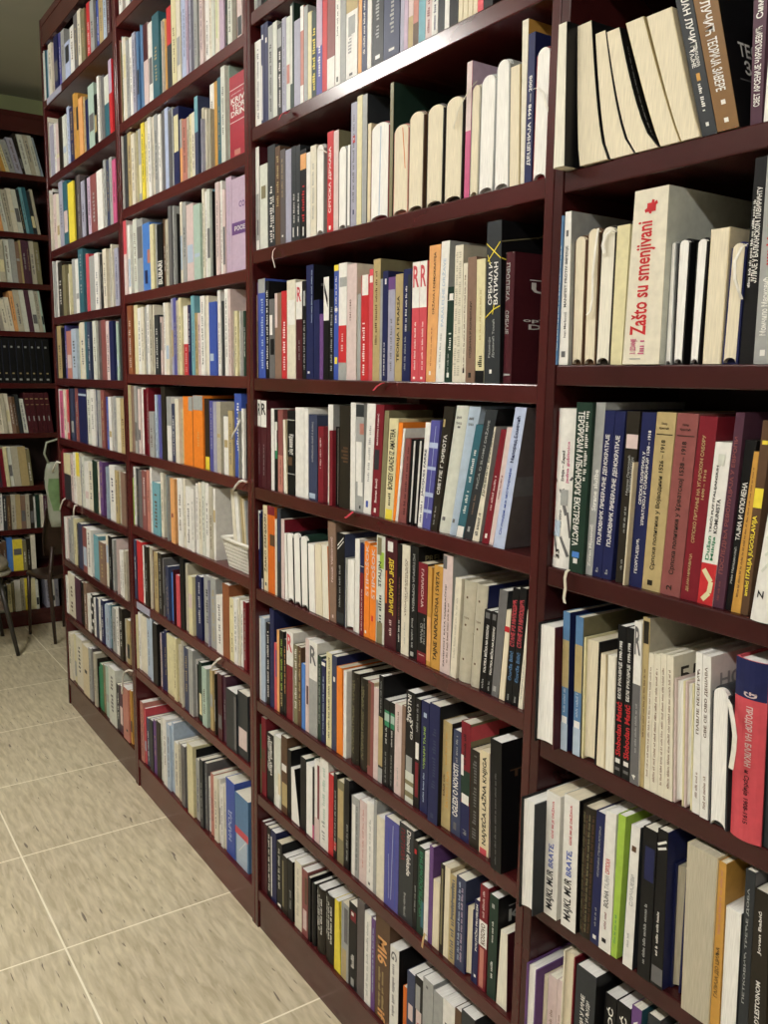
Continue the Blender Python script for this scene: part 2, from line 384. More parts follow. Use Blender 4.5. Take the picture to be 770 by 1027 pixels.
    for di, dc in enumerate(B.decor):
        lift[0] = .00005*di
        cmd = dc[0]; on = front
        if cmd[0] == 'F': on = face; cmd = cmd[1:]
        if cmd == 'B':
            a0, a1 = float(dc[2]), float(dc[3]); c0, c1 = (float(dc[4]), float(dc[5])) if len(dc) > 4 else (0, 1)
            nn = 6 if bul and on is front else 1; vs = []; nzb = nz
            for j in range(nzb+1):
                for i in range(nn+1): vs.append(on(c0+(c1-c0)*i/nn, (a0+(a1-a0)*j/nzb)*h, .6))
            m = nn+1
            cov.add(vs, [(j*m+i, j*m+i+1, (j+1)*m+i+1, (j+1)*m+i) for j in range(nzb) for i in range(nn)], cmat(dc[1]))
            continue
        if cmd == 'l':           # straight drawn line: col a0 c0 a1 c1 width
            a0, c0, a1, c1, wd = [float(k) for k in dc[2:7]]
            dx, dz = (c1-c0)*(t if on is front else d), (a1-a0)*h; L = math.hypot(dx, dz) or 1; nx, nzv = -dz/L*wd*.5, dx/L*wd*.5
            W_ = (t if on is front else d)
            cov.add([on(c0+s*nx/W_, a0*h+s*nzv, 1.4) if e == 0 else on(c1+s*nx/W_, a1*h+s*nzv, 1.4) for e, s in ((0, -1), (0, 1), (1, 1), (1, -1))], [(0, 1, 2, 3)], cmat(dc[1]))
            continue
        if cmd in 'ud':
            col, a0, a1 = dc[1], float(dc[2]), float(dc[3]); c0, c1 = (float(dc[4]), float(dc[5])) if len(dc) > 4 else (.3, .7)
            vs, fs = strokes(max(4, (a1-a0)*h/max((c1-c0)*t*.75, .0018))); up = cmd == 'u'; horiz = False
        else:
            tx, col, a0, a1 = dc[1].replace('_', ' '), dc[2], float(dc[3]), float(dc[4]); c0, c1 = (float(dc[5]), float(dc[6])) if len(dc) > 5 else (.25, .75)
            vs, fs = GLYPH[tx]; up = cmd == 'U'; horiz = cmd == 'H'
        if not horiz: cm_, ch_ = (c0+c1)/2, (c1-c0)*(.5 if cmd in 'ud' else .55 if c1-c0 < .29 else .66); c0, c1 = max(.07, cm_-ch_), min(.93, cm_+ch_)
        if horiz: pv = [on(c0+(c1-c0)*x, (a0+(a1-a0)*y)*h, 1.2) for x, y in vs]
        elif up: pv = [on(c1-(c1-c0)*y, (a0+(a1-a0)*x)*h, 1.2) for x, y in vs]
        else: pv = [on(c0+(c1-c0)*y, (a1-(a1-a0)*x)*h, 1.2) for x, y in vs]
        cov.add(pv, fs, cmat(col))
    return [('cover', cov), ('page_block', pg)], xm

# ------------------------------------------------------------------ what stands on the shelves
# per book: x0 x1 (spine edges at the shelf) y (head) type colour options | printing or painted reflection | words
DATA = {}
DATA['T1'] = '''
554.5 566 24 p I f=K r=-2.05 k=I d=12 t=556.5,568.5 |  | ivory paperback turned page edges outward, overlapping the post at the upper shelf
581 610 24 p K k=C t=577,593 q=.6 r=-.3 | | swollen yellowed paperback, widest at its foot, next to the overlapping ivory paperback
610.3 637 33 p K k=C t=593.5,607 q=.6 r=0 | | warped yellowed paperback squeezed between two swollen ones on the upper shelf
637.4 661 30 p K k=C t=607.5,621 q=.65 r=0 | Fu W .1 .85 .02 .08 | yellowed paperback with white lettering on its black cover, bent over at the foot
662 682 20 p T k=C t=627,645 q=.9 r=0 | | aged tan paperback page block leaning left, right of the black lettered cover
683 702 12 p C k=C t=648,673 q=.9 r=0 | | thick cream page block leaning against the charcoal spine on the upper shelf
702.5 719 -14 s X t=675,691 r=.3 k=C | D ДЕЈАН_ЛУЧИЋ W .56 1.0 .3 .72 ; D ТАЈНЕ W .45 .57 .25 .5; D ВЛАДАРА W .45 .57 .53 .75; B h .36 .41 .38 .62; d W .16 .34 .38 .6; B W .06 .085 .4 .6 | charcoal leaning paperback with white Cyrillic title and small ochre emblem
719.5 741 -18 s 1 f=K t=692.5,716 r=0 k=C | D Р_ЛУЧИЋ W .64 .93 .3 .62; D ТЕОРИЈА_ЗАВЕРЕ W .26 .62 .32 .66; B W .17 .2 .4 .6; B W .05 .08 .4 .6; FH ТЕОРИЈА W .50 .60 .2 .95; FH ЗАВЕРЕ W .38 .48 .25 .95; FB g .335 .345 .15 .98 | brown leaning paperback with bold white Cyrillic title and black cover
752 763.5 -12 s v t=756,770 | U СВЕТ_АРСЕНИЈЕ_ЧАРНОЈЕВИЋ W .14 .72 .3 .7; U Сима W .78 .95 .3 .7 | plum paperback standing upright with white Cyrillic title, beside the leaning ochre book
765 792 45 p W k=W | | white page block at the edge of the picture, right of the plum spine
'''
DATA['T2'] = '''
552.6 557.5 218 s l t=554.5,560 r=0 | u W .1 .8 .3 .7 | thin sky blue paperback pressed against the post, left of the white spine
557.6 569 213 s W f=J t=561,573 r=.3 | U MANIFEST_PROTIV_IMPERIJE g .38 .78 .35 .7; U Ivan_Marković g .18 .35 .4 .68; B g .05 .09 .25 .7; B g .84 .88 .3 .65 | slim white paperback with grey capitals and small round emblems near the post
570 583.5 236 f A k=C t=574,588.5 | | brown covered hardback turned page edges outward, first of three round-topped ones
585 596.5 228 f A k=C t=589.5,602 | | narrow round-topped cream page block with a ribbon, middle of three
597 611 226 f D k=I t=603.5,618.5 | | round-topped page block right of two others, against the pale yellow book
611.3 623 226 s y t=618.7,632 r=1.1 d=17 | | pale yellow paperback set back between round-topped pages and the big ivory spine
624 660.5 189 s I f=w t=637,671 k=I r=0 d=19 | U Zašto_su_smenjivani R .17 .82 .22 .66; B R .87 .92 .4 .66; l R .86 .5 .935 .58 .004; l R .875 .35 .92 .7 .004; U 3._IZDANJE p .06 .15 .2 .38; u p .06 .14 .42 .58; FU Zašto R .5 .62 .1 .5; B J .03 .036 .2 .5 | very thick ivory paperback with large red title running up the spine
665 673 242 f J k=W t=670,678 | | thin white round-topped page block just right of the thick ivory spine
674.5 684.5 239 f K k=W t=680.5,693 | | white round-topped page block with red stain above, middle of three
691 700.5 238 f K k=W t=699,711 | | white round-topped page block left of the flat cream block
704 722 229 p C k=C t=713,732 | | flat-topped cream paperback page block between white and blue covered books
723.5 739 242 f N k=C t=734,749 | | cream page block in dark blue cover with a loose ribbon
741 754.8 153 s K t=758,769 k=C | U ЈУЛИЈЕ_У_БАЛКАНСКОМ_ЛАВИРИНТУ W .40 .86 .45 .8; u W .38 .8 .15 .35 | tall black paperback with white Cyrillic line near its top
755.2 772 150 s x t=770,788 k=C | U Момчило_Марковић W .14 .42 .3 .66; u R .48 .9 .3 .6; B W .04 .07 .35 .65 | tall grey paperback with white and red lettering at the edge of the picture
'''
DATA['T3'] = '''
549.5 569 410 h W t=557.5,577 r=.6 | U Srbija_–_Zapad K .55 .74 .42 .6; U jedna_gubitnica p .54 .80 .66 .8; U Carstvo g .25 .37 .35 .52; B R .06 .98 0 .05; l g .56 .05 .48 .45 .003; l g .48 .45 .58 .95 .003; l g .46 .5 .34 .75 .005; l g .36 .8 .2 .95 .003; l g .3 .1 .18 .6 .004; l g .18 .6 .08 .9 .004; l g .22 .05 .1 .35 .004; B J .40 .50 .45 .8 ; B L .2 .3 .1 .5; U 33 K .06 .12 .3 .5 | white hardback with grey marbled branches and pink line of type
570 583.5 404 s E t=578.5,594.5 r=.4 | D ТЕРОРИЗАМ_АЛБАНСКИХ_ЕКСТРЕМИСТА W .16 .95 .2 .52; d W .55 .95 .66 .85; B b .09 .125 .2 .7; B W .055 .085 .3 .6 | dark green paperback with large white Cyrillic title running down
584 593.4 404 s x t=595.3,607.5 | U Strane_službe W .38 .62 .35 .75; U knjiga_prva J .64 .93 .35 .75; U Zoran_Mijatović W .05 .3 .3 .7 | grey paperback with white Latin title between dark green and indigo spines
593.8 602.3 412 s N t=606.5,617 | U ПОЈМОВНИК_ЛИБЕРАЛНЕ_ДЕМОКРАТИЈЕ W .2 .86 .3 .68; U b J .03 .06 .35 .6 | navy paperback with white Cyrillic title, left one of the twin volumes
602.8 612.3 413 s N t=617.5,627.5 | U ПОЈМОВНИК_ЛИБЕРАЛНЕ_ДЕМОКРАТИЈЕ W .2 .86 .3 .68; U b J .03 .06 .35 .6 | navy paperback with white Cyrillic title, right one of the twin volumes
613 616.3 463 p C k=C t=622,626 r=.2 | | torn cream booklet edge in front of the navy twin volumes
617 628 413 s D t=629,642 | B P .79 .87 .1 1; U Милош_Петровић J .52 .75 .35 .55; U ИЗРАНО_БИЛТЕН J .54 .74 .6 .8; u J .3 .45 .35 .5; u J .08 .14 .35 .5 | dark brown paperback with pink label near the top of its spine
628.4 643 414 s N t=644,658.5 | U СРПСКА_ПОЛИТИКА_У W .48 .78 .26 .46; U ХРВАТСКОЈ_И_СЛАВОНИЈИ_1538_–_1918 W .36 .90 .54 .74; U ГЕОРГИЈЕВИЋ W .08 .28 .36 .56 | blue paperback with two white Cyrillic lines and years 1538 to 1918
643.4 661.2 414 s T t=659,678.5 | U Српска_политика_у_Војводини_1526_–_1918 D .12 .85 .35 .62; U 1 D .03 .06 .3 .55; H Петар D .93 .945 .3 .6; H Крестић D .905 .92 .2 .7; l D .88 .08 .88 .92 .001 | tan paperback volume one with dark Cyrillic title and years 1526 to 1918
661.6 681.2 415 s H t=679.6,701 | U Српска_политика_у_Хрватској_1538_–_1918 D .12 .85 .35 .62; U 2 D .03 .06 .3 .55; H Петар D .93 .945 .3 .6; H Крестић D .905 .92 .2 .7; l D .88 .08 .88 .92 .001 | rose brown paperback volume two with dark Cyrillic title
682 698.6 418 s r t=702,720 | U СРПСКО_ПИТАЊЕ_НА_УГАРСКОМ_САБОРУ T .32 .9 .28 .46; U 1690_–_1918 T .56 .72 .58 .72; U ДЕЈАН_МИКАВИЦА T .05 .26 .28 .44 | dark red paperback with gold Cyrillic title and years 1690 to 1918
699 714 444 s W t=717.6,734 | B R 0 .26 0 1; U TREĆI_PUT_ITALIJANSKIH K .45 .86 .2 .42; U KOMUNISTA K .45 .66 .52 .74; U Dušan G .28 .43 .2 .42; U Miklja G .28 .43 .52 .74; l y .03 .3 .08 .7 .006; l y .08 .7 .15 .75 .006; l y .15 .75 .2 .35 .006; l y .2 .35 .22 .2 .006; B w .86 .93 .3 .7 | white paperback with red foot, yellow squiggle and black Latin title
714.3 725 414 s v t=735.5,747 | U ПОСЛЕДЊА_РЕВОЛУЦИЈА_У_ЕВРОПИ H .18 .88 .25 .6; u H .04 .14 .3 .5 | plum paperback with faint rose Cyrillic title, taller than the white red-footed one
725.5 732.4 442 s K t=747.5,759 r=1.3 | U ТАЈНА_И_ОПОМЕНА W .42 .76 .3 .7; U Иван_Миладиновић J .16 .38 .3 .6 | black paperback with white Cyrillic title behind the ochre spine
732.8 742 453 s h t=750.5,761 | u A .1 .9 .3 .55 | ochre paperback between the black spine and the yellow-banded brown spine
742.3 749.3 422 s A t=764,775 | B Y .56 .66 .0 1; U amilci_ITALIJA_JUGOSLAVIJA Y .1 .52 .2 .7; B Y .88 .9 .2 .8 | brown paperback with yellow band and yellow capitals
749.8 775 455 h W t=778,800 r=-.3 | l w .3 .2 .36 .5 .003; l w .4 .25 .45 .6 .003; l w .5 .2 .57 .55 .003; U Z K .14 .19 .2 .45 | big white hardback with faint leafy print at the picture edge
'''
DATA['T4'] = '''
535.3 555 627 g K k=W t=538,557.5 r=-1.1 f=M | | thick white page block in dark cover jutting past the post
562 568.3 614 s l f=N t=565,571.5 r=.1 d=17 | B T .46 .80 0 1; B T .60 .8 .2 .9; B L 0 .20 0 1; B W .2 .25 .1 .9; u L .28 .45 .3 .6 ; FB N .0 .5 .0 1; FB T .55 .97 .1 .9 | sky blue paperback with tan diamond, first of two alike
574 581 619 s l f=e t=577.7,585 r=.3 d=17 | B T .46 .80 0 1; B T .60 .8 .2 .9; B L 0 .20 0 1; B W .2 .25 .1 .9; u L .28 .45 .3 .6 ; FB e .2 .95 .1 .9 ; FB N .6 .9 .4 .7| sky blue paperback with tan diamond, beside the yellow bound pages
583 597 642 g y k=C t=586,602 r=.3 f=K | | yellow bound hardback turned with cream page edges outward
597.5 606 656 p C k=C r=.3 t=602.5,607.5 | | cream page block immediately right of the yellow bound hardback
606.5 614.7 658 p I k=I r=.3 t=609.5,617.5 | | ivory page block left of the two black spines with red lettering
615 622.4 628 s K k=W t=620,628 r=.2 | U БЕЛЕ_РУКАВИЦЕ_1990-1998 W .52 .90 .3 .65; U Slobodan_Matić R .14 .5 .2 .75; B W .09 .12 .2 .8; B g .04 .06 .2 .8 | black paperback with white and red lettering, left of its twin
623 631 630 s K k=W t=628.6,636 r=.2 | U БЕЛЕ_РУКАВИЦЕ_1990-1998 W .52 .90 .3 .65; U Slobodan_Matić R .14 .5 .2 .75; B W .09 .12 .2 .8; B g .04 .06 .2 .8 | black paperback with white and red lettering, beside the white and grey spine
631.3 640 624 s W r=.2 t=636.3,643.6 | B g 0 .62 0 1; H R g .8 .97 .1 .9; u J .2 .5 .4 .65; U 4 W .03 .06 .3 .6 | paperback with white upper spine, big grey letter and grey lower half
640.3 645 619 s T t=644,652 r=.4 d=19 f=k | u A .3 .7 .3 .6; B D .85 .98 .1 .9 | tan worn paperback whose tall cover shows above four white spines
645.5 651 655.5 s I k=I r=.4 t=649.7,656 | u a .1 .9 .3 .6 | first of four matching ivory paperbacks, beside the worn tan one
651.3 658.8 657 s I k=I r=.4 t=656.4,662.6 | u a .08 .9 .3 .6 | second of four matching ivory paperbacks counted from the worn tan one
659 665.6 656 s I k=I r=.4 t=663,668.7 | u a .08 .9 .3 .6 | third of four matching ivory paperbacks counted from the worn tan one
665.9 673.6 658 s I k=I r=.4 t=669,675.4 d=17 | u a .08 .9 .3 .6; FH БЛОК D .80 .92 .08 .6 | last of four matching ivory paperbacks, with dark lettering on its cover side
674 685.2 682 g P k=W t=675.8,687 r=.6 f=y | | low white page block in pale cover, left one of a pair
685.8 693.4 685 g P k=W t=687.6,696 r=.6 f=y | | low white page block in pale cover, right one of a pair
693.6 701 655 s W k=W r=.4 t=698,704.3 | U ПАВЛЕ_КЕСЕГИЋ A .50 .90 .35 .65; u a .1 .26 .35 .65 | white paperback with brown type, left one beside the big rounded page block
701.4 709.5 658 s W k=W r=.2 t=704.8,713 d=17 | U СВЕ_СЕ_ОВО_ДЕШАВА A .5 .93 .35 .65; u a .06 .26 .35 .65; FH НОВИ J .80 .89 .1 .6 | white paperback with brown type touching the big rounded page block
711 728 689 f X k=W t=714.5,732 r=-.3 | | big white rounded page block with white ribbon curling at its side
729.5 760 663 h t k=W f=X t=736,768.5 r=-.4 d=17 | B N .79 1 0 1; D ПРОДОР_НА_БАЛКАН P .42 .75 .42 .64; D и_Србија_1908-1915 M .10 .40 .44 .62; D Đ P .8 .83 .4 .7; l J .79 0 .79 1 .001 | very thick rose red hardback with navy top and pale Cyrillic title
761 777 690 s X t=769,786 r=.5 | | charcoal spine right of the rose red hardback at the picture edge
'''
DATA['T5'] = '''
520 534 803 g K k=W t=520.5,537 r=-3 f=X d=17 | FB g .55 .9 .15 .85 ; FB K .6 .8 .3 .7 | white page block in black pictorial cover jutting past the post, lower shelf
544 557.5 796 s W k=C t=548,562.2 r=-.9 | U MAJKL_MUR K .06 .38 .24 .72; U BRATE, B .40 .60 .32 .64; U GDE_MI_JE_DRŽAVA t .64 .94 .4 .62 | ivory paperback with black, blue and red capitals, left of its twin
562.2 576.5 800 s W k=C t=566,580.8 r=-.8 f=K | U MAJKL_MUR K .06 .38 .24 .72; U BRATE, B .40 .60 .32 .64; U GDE_MI_JE_DRŽAVA t .64 .94 .4 .62 | ivory paperback with black, blue and red capitals, beside the dark patterned hardback
577 590.2 810 h D k=C f=N t=581.8,597 r=-.4 | u e .05 .95 .1 .3; u A .04 .94 .35 .5; u e .05 .95 .55 .68; u A .05 .95 .75 .9 | dark patterned hardback left of the navy spine
590.5 599.5 815 s N k=W t=597.6,607 r=-.2 | U НЕЗАВРШЕНА_СТВАРНА_ИСТОРИЈА J .52 .90 .42 .62; u J .14 .28 .4 .6; B W .04 .07 .3 .7 | navy paperback with thin white title beside the dark patterned hardback
600 611.7 815 s W k=W t=607.3,618 r=-.2 | U ВОЈНА K .32 .44 .3 .6; U ТАЈНА J .45 .55 .3 .6; U СРПСКА R .56 .67 .3 .6; u H .16 .28 .35 .55; B K .06 .09 .25 .6 | white paperback with black, grey and red Cyrillic title left of green spine
612 618 818 s i k=W t=620.4,627.6 r=-.1 | u G .1 .3 .3 .6 | thin lime green paperback on the lower shelf of the nearest bookcase
618.2 623.7 832 s l k=W t=627.8,633 | u L .3 .9 .3 .6 | thin blue paperback just right of the lime green one
624 633.4 829 s W k=W t=633.4,642 f=X r=-.1 | U СЛУЧАЈЕВИ J .44 .66 .35 .65; u J .14 .24 .3 .5; B A .82 .86 .2 .7 | white paperback with pale grey title right of the thin blue one
638.5 650.7 832 s K k=I t=645.5,659 r=-.1 | B N .66 .88 .2 .9; u J .1 .5 .35 .55 | black paperback with navy square on its spine, right of white one
651.2 663.5 833 s K k=I t=659.5,670 f=N r=0 | l W .90 .05 .94 .9 .003; l W .87 .1 .9 .9 .003; u W .28 .48 .3 .5; u W .2 .26 .3 .5; B g .02 .13 .1 1 | black paperback with white curved stripes at head and grey foot
668 681.7 868 g N k=G t=671,690 r=1.5 | | cream page block in navy cover set back behind the thick cream block
682.5 710 853 p C k=G t=689.3,719.8 r=-.5 d=15 | | very thick cream page block with no spine showing, jutting forward
710.6 720 865 s h k=C r=-.3 t=720.2,728.5 | U ГАЛИЈА_ДО_ЦИЉА D .2 .5 .3 .7; u S .58 .95 .3 .6 | ochre paperback with dark Cyrillic title right of the thick cream block
720.5 737 912 p W f=X k=W t=724.5,744 r=-.1 d=14 | | short white page block standing in front of the dark grey spine
737.5 748 866 s X f=g t=747.2,758 r=.1 | U ПЕТКОВИЋ_ТРЕЋЕ_ДОБА J .25 .9 .3 .55 | charcoal paperback with thin pale lettering behind the white block
748.5 767 893 s D k=I r=.1 t=752.8,771 | U Jovan_Babić W .62 .88 .35 .6; U D'LESTOINOM W .2 .46 .35 .6; u W .03 .1 .4 .6 | dark brown paperback with white Latin name at the lower picture edge
'''
DATA['T6'] = '''
523.5 538.3 968 g V k=W V r=-.5 f=V | | white page block in violet cover, bottom shelf of the nearest bookcase
541 549.3 977 p C k=C V f=I | | cream page block beside the violet covered one on the bottom shelf
550.3 559 980 s P k=I V | u a .3 .6 .3 .6 | pale pinkish paperback beside the cream page block, bottom shelf
559.5 565 984 s P k=I V | u a .3 .6 .3 .6 | pale pinkish paperback left of the tall yellowed hardback, bottom shelf
565.5 577 957 g I k=C V f=r r=.2 | | tall yellowed hardback with page edges outward and red side, bottom shelf
578.5 598 974 s X k=W V f=K r=-.3 d=15 | U ЗЛОЧИНИ_У_ИМЕ W .35 .80 .3 .48; U ИСТОРИЈЕ_И_ЉУДИ W .4 .78 .58 .76 | thick charcoal paperback with two white Cyrillic lines, bottom shelf
607 618.5 999 s K k=W V | U RATNA_I_MOĆ W .2 .90 .3 .7 | black paperback with white Latin capitals on the bottom shelf, left of its twin
619.3 632.5 1008 s K k=W V | U RATNA_I_MOĆ W .2 .90 .3 .7 | black paperback with white Latin capitals beside the violet spine, bottom shelf
634 643.5 1011 s V k=I f=Q V | U ЛИСИЦА W .4 .9 .3 .7 | violet paperback with teal cover side and white lettering, bottom shelf
650 662 1020 s X k=I V | | charcoal paperback barely showing at the bottom edge
'''
DATA['S0'] = '''
250.6 254 -25 s w | |
254.4 258 -25 s J | |
258.4 262 -30 s g | |
'''
DATA['S1'] = '''
250.8 256.3 45 s I | u g .1 .9 .3 .6 |
256.6 262 41 s W | u g .1 .9 .3 .6 |
262.3 265.4 24 s N | B W .05 .6 .1 .4; B W .85 .9 .3 .7|
265.7 269 21 s N | B W .8 .85 .3 .7 |
269.3 273.8 26 s J | u K .1 .8 .3 .7 |
274 278 22 s w | |
278.3 282.8 24 s K | u W .1 .7 .3 .7; B J .75 .95 .1 .9 |
283 287 18 s Z | u g .1 .8 .3 .6 |
287.3 291 17 s w | B S .3 .5 .1 .9 |
291.3 294.6 3 s E | B w .25 .98 0 .6 |
295 301 20 s Z | |
301.3 304.4 6 s S | B W .75 1 0 1; B W 0 .2 0 1 |
304.7 308.4 6 s J | |
308.7 312.3 12 s y | |
312.5 317 11 s E | u Y .1 .8 .25 .75 |
317.3 322.8 -4 s z | B u .5 1 0 1; u W .2 .5 .3 .7 |
323.1 327.7 -10 s R | |
328 335.6 -10 s H | B W 0 .33 0 1 |
336 340.8 -16 s W | u g .5 .8 .3 .6; B K .05 .1 .3 .6 |
341.1 346.4 -16 s J | |
346.8 358 -12 s W | B T .75 .95 0 1; B J .5 .7 .2 .8; B g .05 .08 .3 .6; u J .3 .5 .2 .5 |
359 362.3 -22 s f | |
362.6 367.8 -24 s n | u W .2 .8 .3 .6 |
368 372 -24 s W | |
373 384 -30 s X | u J .3 .8 .3 .6; B W .08 .12 .3 .7 |
384.3 400 -30 s n | u J .3 .8 .4 .65; B W .1 .13 .35 .7 |
401 404.6 -34 s Z | |
404.8 408.4 -34 s u | |
409 413.8 -34 s P | B T 0 .4 0 1 |
414 419 -34 s S | B A 0 .3 0 1 |
419.3 426 -36 s q | |
426.3 432.3 -36 s P | u r .1 .9 .3 .7 |
432.6 438.3 -38 s W | u N .1 .9 .3 .7 |
439 445.3 -38 s X | |
445.6 450 -40 s W | |
450.3 458.8 -40 s K | |
459 463.7 -42 p C k=C | |
464 468.7 -42 p C k=C | |
469 473.7 -42 p C k=C | |
474 478.4 -42 p C k=C | |
478.7 484.3 -44 s t | |
484.6 494 -44 s K | |
'''
DATA['S2'] = '''
252.2 260.3 149 s W f=M | B J .1 .55 .1 .9; B g .15 .3 .3 .8 | white paperback with grey photograph on spine, first on its shelf, middle bookcase
261 268.4 165 s w | B e .6 .75 .2 .8 |
269 276 146 s X | u W .05 .6 .3 .6; u W .08 .5 .65 .85 |
276.3 281 147 s A | u T .4 .9 .3 .7 |
281.3 286.2 150 s d | u T .5 .9 .3 .5; B W .08 .1 .3 .6 |
286.6 292 150 s Z | |
292.5 296.8 147 s X | u W .2 .5 .4 .7; B W .05 .15 .3 .5 |
297 301 146 s X | u W .2 .5 .4 .7; B W .05 .15 .3 .5 |
301.3 307 150 s K | B f .78 .95 0 1; u R .2 .6 .3 .7; B W .04 .14 .4 .6 |
307.3 311 153 s W | |
311.3 317 146 s I | u J .2 .8 .3 .6 |
317.5 324.4 144 f J k=W | | white page block with ribbon looped over its head, between ivory and red spines
328 334 132 s R | U СРПСКА_ДРЖАВА W .2 .85 .3 .65; B W .03 .07 .3 .6 |
334.3 339 131 s P f=e | |
339.4 347 146 f J k=W | |
347.4 351 144 f K k=W | |
351.4 357 103 s Z k=W | u g .2 .9 .3 .6; B R .68 .74 .3 .7; B W .7 .72 .4 .6; B N .1 .14 .4 .6 | tall lavender paperback with small red ring emblem on its spine
357.3 362 96 s y | |
362.4 367 95 s J f=X | |
368 371 124 s C | |
371.4 389 122 f r k=W | l L .05 .5 .95 .55 .003 | white round-topped page block split by a bluish line, in dark red cover
389.8 392.8 83 s e f=E d=19 | | very tall thin olive board book rising above its neighbours
394 408.5 124 f S k=C | l o .5 .8 .95 .6 .002 | cream page block in salmon cover right of the tall olive board
409 423.5 111 f A k=C | | thick cream round-topped page block, left one of three alike
427 443 104 f D k=C | | thick cream round-topped page block, middle one of three alike
445 462.2 96 f D k=C | | thick cream round-topped page block right of two alike, beside the pink spine
465 470 62 s p k=I f=u | B P .5 1 0 1 | tall pink paperback with pale upper half among cream page blocks
470.6 478.6 84 f k k=C | | narrow greyish page block with ribbon, right of the pink spine
479.5 494 74 f J k=W | | wide white page block in grey cover, left of the rounder lavender-white one
495 509.8 59 f J k=W t=496.5,511.5 | | tall white page block with strongly arched head in grey cover
510.3 520.3 66 p T k=C t=512,521.5 | | flat cream page block between the arched white block and tall cream spine
521.5 525.2 20 s I f=h t=524,530 d=19 | | thin very tall ivory spine with tan cover side near the post
525.5 532.5 33 s N t=530.2,537 | U ДЕЦЕНИЈА_1998_—_2008 W .12 .72 .35 .75 | navy paperback with bold white Cyrillic word and years 1998 to 2008
533.5 547.5 46 f r k=W t=538.5,553 | | white arched page block in maroon cover against the post
'''
